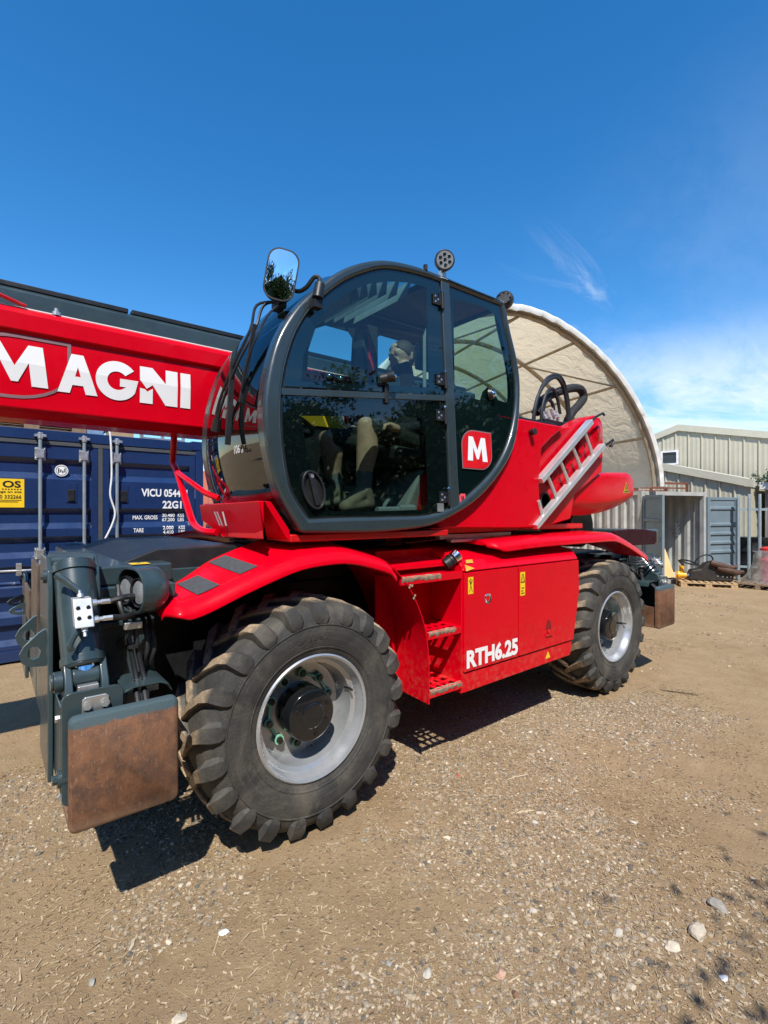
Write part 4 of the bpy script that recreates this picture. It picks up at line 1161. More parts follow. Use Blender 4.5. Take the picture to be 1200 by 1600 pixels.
def make_wheel():
    W_ = .45
    rim = MB()
    rim.lathe([(.318, .034), (.322, .022), (.314, .016), (.303, .022), (.299, .040), (.288, .060), (.284, .078), (.262, .090), (.256, .125), (.252, .185), (.244, .208), (.225, .214), (.12, .200), (.0, .200)], (0, 0, 0), 'y', 72)
    rim.lathe([(.318, W_ - .034), (.322, W_ - .022), (.303, W_ - .02), (.288, W_ - .06), (.256, W_ - .10), (.25, .24), (.24, .225), (0, .225)], (0, 0, 0), 'y', 48)
    rim.lathe([(.318, .034), (.318, W_ - .034)], (0, 0, 0), 'y', 48)
    w = rim.build('wheel', RIMM, TH, origin=(0, 0, 0), ang=40)
    ty = MB()
    pr = [(.306, .05), (.318, .030), (.335, .022), (.372, .010), (.42, .0), (.465, .001), (.505, .010), (.535, .026), (.556, .052), (.566, .085), (.572, .15), (.574, .225)]
    pr = pr + [(r, W_ - y) for r, y in reversed(pr[:-1])]
    ty.lathe(pr, (0, 0, 0), 'y', 88)
    # moulded rings on the sidewall
    ty.lathe([(.352, .0155), (.354, .0125), (.360, .0105), (.362, .0125)], (0, 0, 0), 'y', 88)
    ty.lathe([(.470, .0015), (.472, -.002), (.477, -.002), (.479, .003)], (0, 0, 0), 'y', 88)
    NL = 21
    path = [(.001, .000, .476, .002, .014, (-1, .1)), (.002, .000, .484, .006, .034, (-1, .15)), (.005, .000, .505, .012, .046, (-.97, .25)), (.016, .004, .530, .022, .048, (-.8, .6)), (.040, .012, .558, .033, .045, (-.40, .92)),
            (.085, .055, .567, .035, .037, (-.08, 1)), (.165, .155, .572, .033, .033, (0, 1)), (.235, .255, .573, .032, .031, (0, 1)), (.262, .29, .573, .018, .028, (0, 1))]
    for side in (0, 1):
        for k in range(NL):
            th = 2*PI*(k + .5*side)/NL
            lo = []
            for (y, dt, r, h, hw, nr) in path:
                yy = W_ - y if side else y
                nn = math.hypot(*nr); ny_, nr_ = nr[0]/nn, nr[1]/nn
                if side: ny_ = -ny_
                sec = []
                for (s, lift) in ((-1.25, -.006), (-.82, h), (.82, h), (1.25, -.006)):
                    rr = r + nr_*lift; a = th + dt + s*hw*.86/rr
                    sec.append((rr*math.cos(a), yy + ny_*lift, rr*math.sin(a)))
                lo.append(sec)
            ty.loft(lo)
    t = ty.build('tyre', TYRE, w, origin=(0, 0, 0), ang=30)
    hb = MB()
    hb.lathe([(.0, .052), (.118, .052), (.130, .058), (.134, .07), (.136, .205)], (0, 0, 0), 'y', 40)
    hb.lathe([(.0, .046), (.06, .046), (.066, .050)], (0, 0, 0), 'y', 32)
    hb.add([(.02, .049, -.06), (.03, .049, -.085), (.06, .049, -.10), (.10, .049, -.07), (.09, .049, -.03), (.055, .049, -.03)], [(0, 1, 2, 3, 4, 5)])
    hb.build('hub', BLACKG, w, .003)
    for k in range(3):
        b = MB(); a = .5 + k*2.2; b.cyl((.10*math.cos(a), .053, .10*math.sin(a)), (.10*math.cos(a), .046, .10*math.sin(a)), .010, n=8); b.build('hub_plug', DARK, w)
    for k in range(10):
        a = 2*PI*k/10 + .2; x, z = .182*math.cos(a), .182*math.sin(a)
        b = MB(); b.cyl((x, .208, z), (x, .172, z), .017, n=6); b.cyl((x, .206, z), (x, .192, z), .023, n=14); b.build('wheel_nut', BLACKG, w)
        b = MB(); b.lathe([(.018, .196), (.026, .196), (.026, .184), (.018, .184)], (x, 0, z), 'y', 14); b.build('nut_indicator', GREENP, w)
        if k in (0, 1, 4, 5, 8):
            a2 = 2*PI*(k + 1)/10 + .2; b = MB(); b.bar((x, .19, z), (.182*math.cos(a2), .19, .182*math.sin(a2)), .014, .004, up=(0, 1, 0)); b.build('nut_link', GREENP, w)
    v = MB(); v.tube([(.245, .12, .07), (.25, .08, .075), (.247, .05, .072)], .006, 6); v.build('valve_stem', BLACK, w)
    # raised maker's name on the sidewall
    lt = MB()
    def PS(x, y): a = PI/2 - (x - .115)/.405; r = .385 + y; return (r*math.cos(a), -.0015 + (.012 if r < .40 else .006)*abs(r - .43)/.03*.6, r*math.sin(a))
    text_on(lt, 'MAGNI', .035, PS, .03, .23)
    lt.build('sidewall_lettering', TYRE, w, smooth=False)
    return w
wheel = make_wheel()
WR = .603
def put_wheel(src, loc, flip, first=False, spin=0.):
    if first: w = src
    else:
        w = src.copy(); COL.objects.link(w)
        for ch in list(src.children):
            c = ch.copy(); COL.objects.link(c); c.parent = w; c.location = ch.location.copy()
    w.parent = TH
    w.location = Vector(loc) - world_pos(TH)
    w.rotation_euler = (0, spin, PI if flip else 0)
    WP[w.name] = Vector(loc)
    return w
put_wheel(wheel, (0, .0, WR), False, True, -.02)
put_wheel(wheel, (3.167, .0, WR), False, spin=.35)
put_wheel(wheel, (0, 2.45, WR), True, spin=.2)
put_wheel(wheel, (3.167, 2.45, WR), True, spin=.6)

# ---- chassis
mb = MB()
mb.hexa([(-.95, .62, .52), (4.12, .62, .52), (4.12, 1.83, .52), (-.95, 1.83, .52)], [(-.95, .62, 1.22), (4.12, .62, 1.22), (4.12, 1.83, 1.22), (-.95, 1.83, 1.22)])
mb.box((.75, .45, .60), (2.4, 2.0, 1.30))
mb.build('chassis_frame', DARK, TH, .02)
for x in (0, 3.167):
    mb = MB(); mb.cyl((x, .30, WR), (x, 2.15, WR), .10, n=16); mb.sphere((x, 1.22, WR), (.24, .24, .22)); mb.box((x - .16, .45, WR - .14), (x + .16, .62, WR + .2)); mb.cyl((x, .23, WR), (x, .40, WR), .15, n=20); mb.build('axle', DARK, TH)
    mb = MB(); mb.cyl((x - .22, .42, WR + .12), (x - .22, 1.1, WR + .12), .035, n=12); mb.build('steering_cylinder', DARK, TH)

def fender(name, prof, yin, drop0, tilt, mir=1):
    mb = MB(); lo = []
    for (x, z), yi in zip(prof, yin):
        f = lambda y: z + tilt*min(y, .45)
        y0 = max(0., .075*(1 - (x - prof[0][0])/.07)**2 if x < prof[0][0] + .07 else 0.)
        drop = drop0*(.45 + .55*min(1., (x - prof[0][0])/.10))
        sec = [(yi, f(yi)), (yi*.5 + .04, f(yi*.5 + .04)), (.085, f(.085)), (.050, f(.05) - .004), (.026, f(.02) - .014), (.010, z - .030), (.002, z - drop*.75), (.000, z - drop), (.010, z - drop - .006), (.018, z - drop + .004), (.030, z - drop*.6), (.06, f(.05) - .030), (yi*.5 + .04, f(yi*.5 + .04) - .022), (yi, f(yi) - .018)]
        sec = [(y0 + y*(yi - y0)/yi, q) for y, q in sec]
        lo.append([(x, (y if mir == 1 else 2.45 - y), q) for y, q in sec])
    mb.loft(lo)
    return mb.build(name, RED, TH, ang=50)
def dense(prof, yin, n=5):
    P = smooth_path([(a, b, c) for (a, b), c in zip(prof, yin)], n)
    return [(p.x, p.y) for p in P], [p.z for p in P]
fp = [(-.722, 1.222), (-.719, 1.236), (-.705, 1.247), (-.67, 1.254), (-.62, 1.259), (-.54, 1.280), (-.38, 1.341), (-.20, 1.402), (-.075, 1.434), (.06, 1.446), (.17, 1.446), (.27, 1.430), (.40, 1.394), (.48, 1.365), (.525, 1.32)]
fy = [.26, .26, .26, .28, .32, .37, .45, .47, .50, .62, .62, .62, .62, .62, .62]
P_, Y_ = dense(fp, fy, 4)
ff = fender('front_fender', P_, Y_, .066, .13)
fender('front_fender', P_, Y_, .066, .13, -1)
for (x0, x1, y0, y1) in ((-.375, -.285, .085, .42), (-.575, -.475, .075, .31)):
    def fz(x):
        for (a, za), (b, zb) in zip(P_, P_[1:]):
            if a <= x <= b: return za + (zb - za)*(x - a)/(b - a)
        return 1.3
    mb = MB(); n = 6; v = []
    for i in range(n + 1):
        for y in (y0, y1):
            x = x0 + (x1 - x0)*i/n + (y - y0)*(-.10); v.append((x, y, fz(x) + .13*min(y, .45) + .004))
    mb.add(v, [(2*i, 2*i + 1, 2*i + 3, 2*i + 2) for i in range(n)]); mb.build('grip_pad', GRIP, ff)
rp = [(1.42, 1.443), (1.56, 1.450), (2.0, 1.464), (2.8, 1.466), (3.05, 1.464), (3.17, 1.452), (3.40, 1.385), (3.62, 1.305), (3.76, 1.250), (3.79, 1.225)]
ry = [.60, .62, .66, .66, .66, .64, .60, .50, .40, .34]
P2, Y2 = dense(rp, ry, 4)
fender('rear_fender', P2, Y2, .075, .03); fender('rear_fender', P2, Y2, .075, .03, -1)

# mudguard sheet behind the front wheel
mg = [(.50, 1.325), (.56, 1.268), (.62, 1.20), (.69, 1.08), (.742, .95), (.768, .80), (.776, .64), (.776, .485)]
G_ = [(p.x, p.y) for p in smooth_path([(a, b, 0) for a, b in mg], 4)]
mb = MB(); v = []
for x, z in G_: v += [(x, .0, z), (x - .004, .56, z + .03)]
for x, z in G_: v += [(x + .007, .0, z), (x + .003, .56, z + .03)]
n = len(G_); f = []
for i in range(n - 1):
    f += [(2*i, 2*i+1, 2*i+3, 2*i+2), (2*n + 2*i, 2*n + 2*i+2, 2*n + 2*i+3, 2*n + 2*i+1), (2*i, 2*i+2, 2*n + 2*i+2, 2*n + 2*i)]
f.append((2*n-2, 2*n-1, 4*n-1, 4*n-2))
mb.add(v, f); mgd = mb.build('mudguard', RED, TH)
for x, z in ((.615, 1.222), (.630, 1.220), (.608, 1.212), (.652, 1.160), (.642, 1.146)):
    mb = MB(); mb.cyl((x, -.002, z), (x, -.012, z), .008, n=8); mb.build('bolt', CHROME, mgd)
# step recess
mb = MB(); mb.box((.60, .30, .50), (1.09, .31, 1.40)); mb.box((1.075, .012, .48), (1.092, .30, 1.30)); mb.build('step_recess', RED, TH)
for k, (z, xl) in enumerate(((1.268, .545), (.917, .762), (.560, .776))):
    mb = MB(); x0, x1 = xl + .012, 1.074
    mb.box((x0, .004, z - .045), (x1, .022, z)); mb.box((x0, .022, z - .010), (x0 + .03, .27, z - .002)); mb.box((x1 - .03, .022, z - .010), (x1, .27, z - .002)); mb.box((x0 + .03, .25, z - .010), (x1 - .03, .27, z - .002))
    if k == 0: mb.box((x0 + .03, .022, z - .011), (x1 - .03, .25, z - .003))
    else:
        for i in range(1, 4):
            x = x0 + .03 + (x1 - x0 - .06)*i/4; mb.box((x - .014, .022, z - .011), (x + .014, .25, z - .003))
        for y in (.09, .165): mb.box((x0 + .03, y - .014, z - .012), (x1 - .03, y + .014, z - .004))
    st = mb.build('step', RED, TH, .002)
    # caked mud on the step's nosing
    g = random.Random(k); m2 = MB(); pts = []; n = 26; xe = x0 + (x1 - x0)*(.98 if k == 2 else .80 if k == 1 else .62)
    lo = []
    for i in range(n + 1):
        x = x0 + .004 + (xe - x0)*i/n; a = g.uniform(-.004, .008)*(1 if i < n*.8 else .4); b = g.uniform(.016, .034)
        lo.append([(x, .0035, z - b), (x, .0005 - g.uniform(0, .002), z - b*.7), (x, .0005 - g.uniform(0, .002), z - .004 + a*.3), (x, .016 + g.uniform(-.004, .008), z + .0015 + abs(a)*.3)])
    m2.loft(lo, caps=False, closed=False); m2.build('caked_mud', pm('caked_mud_%d' % k, (.27, .20, .135), .95, var=.35, vscale=40, bump=.8, bscale=120), st, ang=60)

# ---- side box with panels
mb = MB()
mb.prism([(1.092, .475), (2.37, .49), (2.405, .62), (2.495, 1.0), (2.485, 1.262), (1.092, 1.262)], 'y', .018, .55)
bx = mb.build('side_box', RED, TH, .006)
mb = MB(); mb.prism([(1.094, .478), (2.372, .492), (2.402, .602), (1.094, .602)], 'y', .010, .019); mb.build('lower_panel', RED, bx, .004)
mb = MB(); mb.prism([(1.094, .612), (1.664, .612), (1.664, 1.255), (1.094, 1.255)], 'y', .0, .019); dpn = mb.build('door_panel', RED, bx, .004)
mb = MB(); mb.prism([(1.673, .612), (2.404, .614), (2.494, 1.0), (2.485, 1.255), (1.673, 1.255)], 'y', .0, .019); dpr = mb.build('door_panel', RED, bx, .004)
mb = MB()   # upper bevelled cover with a scooped top
mb.loft([[(x, .002, 1.264), (x, .045, 1.325), (x, .075, 1.342), (x, .30, 1.395 - s), (x, .56, 1.425), (x, .56, 1.264)] for x, s in ((1.093, 0), (1.35, .0), (1.50, .03), (2.1, .03), (2.25, .0), (2.482, 0))])
cov = mb.build('top_cover', RED, bx, .008)
mb = MB(); text_on(mb, 'RTH6.25', .122, lambda a, b: (a, -.0035, b), .045, .545, 1, 1.112, .632); mb.build('lettering', WHITE, dpn, smooth=False)
mb = MB(); mb.lathe([(.0, .006), (.018, .006), (.020, .0), (.030, -.004), (.034, -.002), (.035, .002)], (1.326, -.002, 1.067), 'y', 24); mb.build('lock', CHROME, dpn)
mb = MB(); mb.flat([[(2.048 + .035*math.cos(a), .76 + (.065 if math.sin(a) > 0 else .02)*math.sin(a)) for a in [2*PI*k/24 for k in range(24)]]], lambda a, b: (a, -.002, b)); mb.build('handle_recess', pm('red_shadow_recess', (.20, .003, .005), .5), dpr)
mb = MB(); mb.cyl((2.045, -.012, .735), (2.045, 0, .735), .016, n=12); mb.box((2.0, -.010, .700), (2.09, -.002, .716)); mb.build('latch', REDD, dpr, .003)
def sticker(x0, z0, x1, z1, y, parent, marks, name='warning_sticker'):
    mb = MB(); mb.box((x0, y - .001, z0), (x1, y, z1)); s = mb.build(name, YEL, parent)
    mb = MB()
    for l in marks: mb.flat([[(x0 + (x1 - x0)*a, z0 + (z1 - z0)*b) for a, b in l]], lambda a, b: (a, y - .002, b))
    mb.build('pictogram', BLK, s, smooth=False)
cross = [[(.15, .1), (.25, .1), (.55, .5), (.45, .5)], [(.75, .1), (.85, .1), (.55, .5), (.45, .5)], [(.44, .45), (.56, .45), (.56, .75), (.44, .75)], [(.42, .78), (.58, .78), (.58, .92), (.42, .92)], [(.15, .8), (.22, .85), (.5, .6), (.5, .5)], [(.78, .85), (.85, .8), (.5, .5), (.5, .6)]]
sticker(1.128, 1.115, 1.178, 1.225, -.001, dpn, cross)
tri = [[(.5, .92), (.62, .92), (.95, .58), (.85, .58)], [(.5, .92), (.38, .92), (.05, .58), (.15, .58)], [(.1, .55), (.9, .55), (.9, .60), (.1, .60)], [(.46, .64), (.54, .64), (.54, .78), (.46, .78)], [(.15, .08), (.85, .08), (.85, .12), (.15, .12)], [(.15, .18), (.6, .18), (.6, .22), (.15, .22)], [(.2, .3), (.8, .3), (.8, .34), (.2, .34)]]
sticker(1.688, 1.045, 1.745, 1.215, -.001, dpr, tri)
mb = MB(); mb.add([(2.02, -.0015, .525), (2.085, -.0015, .528), (2.052, -.0015, .582)], [(0, 1, 2)]); mb.map(lambda x, y, z: (x, .008, z)); mb.build('warning_sticker', YEL, bx)
mb = MB(); mb.add([(1.105, -.002, 1.262), (1.20, .010, 1.275), (1.125, .028, 1.302)], [(0, 1, 2)]); mb.add([(1.14, .030, 1.309), (1.21, .030, 1.309), (1.215, .044, 1.33), (1.15, .044, 1.33)], [(0, 1, 2, 3)]); mb.map(lambda x, y, z: (x, y - .004, z + .004)); mb.build('amber_reflector', AMBER, cov)
# filler neck with silver cap beside the steps
mb = MB(); mb.tube([(1.02, .10, 1.305), (1.045, .085, 1.325), (1.065, .075, 1.345)], .042, 16); mb.tube([(1.05, .083, 1.33), (1.056, .08, 1.335)], .047, 16); fc = mb.build('filler_neck', BLACK, TH, .004)
mb = MB(); mb.tube([(1.067, .074, 1.347), (1.10, .062, 1.372)], [.040, .044], 16); mb.build('filler_cap', CHROME, fc, .004)
mb = MB(); mb.box((.60, .10, 1.30), (1.09, .56, 1.315)); mb.hexa([(.56, .12, 1.30), (1.10, .12, 1.30), (1.10, .60, 1.40), (.56, .60, 1.40)], [(.56, .12, 1.312), (1.10, .12, 1.312), (1.10, .60, 1.412), (.56, .60, 1.412)]); mb.build('step_deck', RED, TH)
# deck plates between the fenders and the slewing ring
mb = MB(); mb.box((.3, .52, 1.40), (2.9, 1.95, 1.425)); mb.box((.2, .60, 1.22), (3.0, 1.85, 1.40)); mb.build('deck', DARK, TH, .006)
mb = MB(); mb.lathe([(.30, 1.42), (.66, 1.42), (.66, 1.455), (.60, 1.46), (.60, 1.50), (.64, 1.505), (.64, 1.53), (.3, 1.53)], (1.583, 1.225, 0), 'z', 48); sl = mb.build('slewing_ring', DARK, TH)
for k in range(36):
    a = 2*PI*k/36; mb = MB(); mb.cyl((1.583 + .63*math.cos(a), 1.225 + .63*math.sin(a), 1.455), (1.583 + .63*math.cos(a), 1.225 + .63*math.sin(a), 1.475), .012, n=6); mb.build('ring_bolt', ZINC, sl)
mb = MB(); mb.tube(smooth_path([(.75, .42, 1.44), (1.0, .40, 1.45), (1.25, .36, 1.47), (1.5, .4, 1.44), (1.9, .38, 1.46), (2.3, .42, 1.44)], 5), .012, 6); mb.tube(smooth_path([(.9, .36, 1.44), (1.2, .33, 1.46), (1.5, .34, 1.48), (1.8, .36, 1.46)], 5), .010, 6); mb.build('deck_hose', HOSE, TH)
mb = MB(); mb.bar((1.15, .30, 1.475), (1.95, .30, 1.475), .05, .035); mb.bar((1.2, .24, 1.448), (1.8, .24, 1.448), .05, .02); mb.build('deck_rail', ZINC, TH, .003)
mb = MB(); mb.cyl((.92, .50, 1.42), (.92, .50, 1.53), .055, n=16); mb.cyl((.35, .55, 1.42), (.35, .55, 1.52), .045, n=16); mb.build('cab_mount', REDD, TH)

# ---- front hood between the fenders and the front beam
mb = MB()
mb.loft([[(-.85, y0, 1.385), (-.63, y1, 1.462), (-.20, y1, 1.462), (-.02, y0, 1.40), (-.02, y0, 1.20), (-.85, y0, 1.20)] for y0, y1 in ((.50, .53), (1.95, 1.92))])
mb.build('front_cover', BLACK, TH, .008)
mb = MB(); mb.box((-.80, .49, 1.15), (-.1, .53, 1.36)); mb.build('side_plate', TEAL, TH, .006)

def outrigger(fx, fy):
    # built in front-left coordinates; fx, fy mirror it to the other corners
    T = lambda x, y, z: ((x if fx > 0 else 3.167 - x), (y if fy > 0 else 2.45 - y), z if ((fx > 0 and fy > 0) or z < 1.0) else 1.0 + (z - 1.0)*.5)
    bits = []
    def B(mb, name, mat, parent=None, bevel=0., **k):
        return mb.map(T).build(name, mat, parent if parent is not None else root[0], bevel, **k)
    root = [None]
    mb = MB()       # tower of two cheek plates and the beam
    cheek = [(.24, .56), (.62, .56), (.62, 1.40), (.56, 1.462), (.34, 1.462), (.27, 1.41), (.24, 1.33)]
    mb.prism(cheek, 'x', -1.112, -1.092); mb.prism(cheek, 'x', -.945, -.925)
    mb.box((-1.092, .50, .60), (-.945, .62, 1.40))
    root[0] = mb.map(T).build('outrigger', TEAL, TH, .006)
    mb = MB(); mb.tube([(-1.095, .33, 1.440), (-.942, .33, 1.440)], .03, 14); mb.tube([(-1.095, .42, 1.452), (-.942, .42, 1.452)], .022, 12); B(mb, 'cross_tube', TEAL)
    mb = MB(); mb.tube([(-1.125, .30, 1.385), (-1.112, .30, 1.385)], .028, 14); mb.tube([(-1.132, .30, 1.385), (-1.125, .30, 1.385)], .012, 8); B(mb, 'pin', TEAL)
    mb = MB(); mb.box((-.925, .36, 1.315), (-.60, 2.09 if fy > 0 else 1.22, 1.405)); mb.box((-.925, .34, 1.26), (-.76, .62, 1.315)); B(mb, 'upper_beam', TEAL, None, .012)
    mb = MB(); mb.box((-.90, .44, .84), (-.68, .46, 1.135)); mb.box((-.90, .40, 1.12), (-.68, .46, 1.145)); mb.box((-.69, .40, .84), (-.672, .62, 1.145)); mb.box((-.90, .46, .62), (-.68, .62, .84)); B(mb, 'bracket_plate', TEAL, None, .006)
    mb = MB(); mb.tube([(-.803, .438, 1.028), (-.803, .432, 1.028)], .026, 16); B(mb, 'plate_hole', BLK)
    mb = MB(); mb.box((-1.090, .02, .60), (-1.072, 1.20, .93)); mb.box((-1.072, .03, .62), (-.90, 1.20, .655)); mb.box((-1.072, .62, .655), (-.90, 1.20, .90)); B(mb, 'arm', TEAL, None, .006)
    mb = MB(); mb.box((-1.118, .70, 1.02), (-1.104, 1.12, 1.40)); B(mb, 'wear_plate', RUSTP, None, .004)
    for yy in (.36, .74):   # lashing eyes
        mb = MB(); o_ = [(-1.10, 1.165), (-1.135, 1.145), (-1.185, 1.095), (-1.200, 1.065), (-1.192, 1.03), (-1.165, 1.01), (-1.12, 1.005), (-1.10, 1.005)]
        i_ = [(-1.150 + .024*math.cos(a), 1.065 + .028*math.sin(a)) for a in [R(60), R(100), R(140), R(180), R(220), R(260), R(310), R(10)]]
        mb.ring(o_, i_, 'y', yy - .009, yy + .009); B(mb, 'lashing_eye', TEAL)
    # jack cylinder
    p0 = Vector((-1.003, .12, 1.035)); p1 = Vector((-1.018, .30, 1.435)); dd = (p1 - p0).normalized()
    mb = MB(); mb.tube([p0, p0 + dd*.012], [.070, .078], 28); mb.tube([p0 + dd*.012, p1], .074, 28); mb.tube([p1 - dd*.045, p1 - dd*.012], .081, 28); mb.tube([p0 + dd*.012, p0 + dd*.045], .079, 28); cyl = B(mb, 'jack_cylinder', TEAL, None, .003)
    mb = MB(); mb.tube([p0 - dd*.03, p0], .050, 24); B(mb, 'piston_rod', CHROME)
    nrm = Vector((0, -1, 0)) ; c = Vector((-1.012, .085, 1.262))
    u = Vector((1, 0, 0)); w = dd
    q = lambda a, b, n: tuple(c + u*a + w*b + Vector((0, -1, 0))*n)
    mb = MB(); mb.hexa([q(-.032, -.058, -.02), q(.032, -.058, -.02), q(.032, -.058, .035), q(-.032, -.058, .035)], [q(-.032, .058, -.02), q(.032, .058, -.02), q(.032, .058, .035), q(-.032, .058, .035)]); vb = B(mb, 'valve_block', ALU, None, .004)
    for a in (-.017, .017):
        for b in (-.018, .022): mb = MB(); mb.tube([q(a, b, .034), q(a, b, .040)], .008, 6); B(mb, 'screw', DARK, vb)
    mb = MB(); mb.tube([q(-.002, .058, .01), q(-.002, .072, .01)], .012, 8); mb.tube([q(-.002, .072, .01), q(-.004, .088, .01)], .007, 8); mb.tube([q(0, -.058, .01), q(0, -.078, .01)], .012, 8); mb.tube([q(0, -.078, .01), q(0, -.096, .01)], .007, 8)
    for b in (.032, -.036): mb.tube([q(.032, b, .005), q(.05, b, .005)], .014, 8); mb.tube([q(.05, b, .005), q(.085, b, .005)], .009, 8); mb.tube([q(.066, b, .005), q(.10, b, .005)], .011, 6)
    B(mb, 'fitting', ZINC, vb)
    mb = MB(); mb.tube([q(-.006, .085, .005), q(-.045, .13, 0), q(-.075, .155, -.01)], .012, 8); B(mb, 'pipe', TEAL, cyl)
    mb = MB(); mb.tube(smooth_path([q(0, -.06, -.005), q(-.03, -.085, .0), q(-.05, -.125, -.01), q(-.045, -.15, -.025)], 4), .012, 8); B(mb, 'pipe', TEAL, cyl)
    mb = MB(); mb.tube(smooth_path([q(.10, .032, .005), (-.86, .09, 1.302), (-.80, .14, 1.29), (-.76, .22, 1.25), (-.76, .35, 1.22)], 5), .012, 8); B(mb, 'hose', HOSE); mb = MB()
    mb.tube(smooth_path([q(.10, -.036, .005), (-.87, .085, 1.222), (-.81, .13, 1.225), (-.76, .2, 1.22), (-.74, .35, 1.21)], 5), .012, 8); B(mb, 'hose', HOSE)
    for k, dx in enumerate((-.018, .016)):
        mb = MB(); mb.tube(smooth_path([(-.84 + dx, .25, 1.33), (-.845 + dx, .19, 1.26), (-.825 + dx, .165, 1.18), (-.815 + dx*.8, .155, 1.08), (-.80 + dx*.8, .14, .98), (-.79 + dx, .12, .925)], 5), .011, 8); B(mb, 'hose', HOSE)
    mb = MB(); mb.box((-.855, .135, 1.155), (-.785, .175, 1.185)); B(mb, 'hose_clamp', ZINC, None, .004)
    # clevis and end plate
    mb = MB()
    for x0 in (-1.075, -.955): mb.prism([(.02, .93), (.16, .90), (.19, .98), (.15, 1.06), (.10, 1.07), (.04, 1.0)], 'x', x0, x0 + .028)
    mb.tube([(-1.047, .10, 1.005), (-.955, .10, 1.005)], .046, 20); mb.box((-1.05, .04, .93), (-.95, .15, .965)); B(mb, 'clevis', TEAL, None, .006)
    mb = MB(); mb.tube([(-1.105, .10, 1.0), (-1.075, .10, 1.0)], .040, 16); mb.tube([(-1.115, .10, 1.0), (-1.105, .10, 1.0)], .032, 14); B(mb, 'pivot_pin', TEAL, None, .003)
    mb = MB(); mb.box((-1.035, .018, .945), (-.965, .05, .992)); B(mb, 'grease_plate', ZINC, None, .004)
    ep = MB(); ep.prism(rrect(-1.088, .56, -.885, .978, .03), 'y', .0, .016); ep_ = B(ep, 'end_plate', TEAL, None, .003)
    mb = MB(); mb.prism([(-1.025, .80), (-.935, .80), (-.935, .945), (-.945, .955), (-1.015, .955), (-1.025, .945)], 'y', -.010, .0); zp = B(mb, 'retainer_plate', ZINC, ep_, .003)
    for a in (-1.008, -.950):
        mb = MB(); mb.tube([(a, -.010, .922), (a, -.014, .922)], .017, 12); mb.tube([(a, -.014, .922), (a, -.026, .922)], .012, 6); B(mb, 'bolt', ZINC, ep_)
    # hose cover
    mb = MB()
    for z, k in ((.93, 0),):
        sec = lambda y: [(-.885, y, .90), (-.872, y, .935), (-.84, y, .948), (-.74, y, .948), (-.71, y, .935), (-.695, y, .905)]
        a = sec(.03); b = sec(.22); mb.loft([a + [(x, y, z - .008) for x, y, z in reversed(a)], b + [(x, y, z - .008) for x, y, z in reversed(b)]])
    B(mb, 'hose_cover', TEAL, None, .002)
    for x in (-.83, -.80): mb = MB(); mb.tube([(x, .10, .945), (x + .004, .05, .915), (x + .002, .01, .88)], .011, 8); B(mb, 'hose', HOSE)
    mb = MB(); mb.box((-.86, .06, .905), (-.74, .12, .93)); B(mb, 'manifold', ZINC, None, .003)
    for yy in (.10, .50, .85):
        mb = MB(); mb.tube([(-1.091, yy, .86), (-1.100, yy, .86)], .014, 6); B(mb, 'bolt', ZINC)
    for k, (dx, r_) in enumerate(((.03, .010), (.06, .009))):
        mb = MB(); mb.tube(smooth_path([(-.80 + dx, .32, 1.24), (-.79 + dx, .22, 1.16 - .02*k), (-.785 + dx, .18, 1.06), (-.80 + dx, .19, .99), (-.78 + dx, .22, .95)], 5), r_, 8); B(mb, 'hose', HOSE)
    mb = MB(); mb.tube([(-.818, .156, 1.075), (-.818, .156, 1.088)], .030, 10); B(mb, 'hose_tie', BLACK)
    # swivelling foot pad
    pd_ = MB(); lo = []
    prof = [(-.045, .905), (-.060, .895), (-.070, .86), (-.072, .70), (-.070, .53), (-.062, .500), (-.045, .488)]
    outl = rrect(-1.072, .488, -.696, .905, .025)
    n = len(outl); cxp, czp = -.884, .6965
    front = [(x, -.062 - (.006 if .52 < z < .88 else 0), z) for x, z in outl]
    fr2 = [(cxp + (x - cxp)*.96, -.072, czp + (z - czp)*.96) for x, z in outl]
    back = [(x, -.030, z) for x, z in outl]
    pd_.add(back + front + fr2, [(i, (i+1) % n, n + (i+1) % n, n + i) for i in range(n)] + [(n + i, n + (i+1) % n, 2*n + (i+1) % n, 2*n + i) for i in range(n)] + [tuple(range(2*n, 3*n)), tuple(range(n - 1, -1, -1))])
    pd_.box((-1.070, -.030, .492), (-.70, .16, .512)); pd_.box((-1.06, -.03, .512), (-1.045, .10, .70)); pd_.box((-.72, -.03, .512), (-.705, .10, .70))
    pad = B(pd_, 'foot_pad', PADM, None, .0, ang=50)
    mb = MB(); mb.tube([(-1.10, .03, .66), (-1.05, .03, .66)], .032, 14); mb.tube([(-1.115, .03, .66), (-1.10, .03, .66)], .018, 8); B(mb, 'pad_pin', TEAL, pad)
    mb = MB(); mb.tube([(-1.088, .018, .60), (-1.088, .006, .60)], .014, 6); B(mb, 'bolt', ZINC, pad)
    mb = MB(); mb.tube(smooth_path([(-.70, .12, .66), (-.655, .12, .66), (-.63, .12, .62), (-.66, .12, .585), (-.70, .12, .59)], 5), .005, 6); mb.tube(smooth_path([(-.70, .14, .64), (-.665, .14, .645), (-.645, .14, .62), (-.67, .14, .60)], 5), .004, 6); B(mb, 'cable', HOSE, pad)
    return root[0]
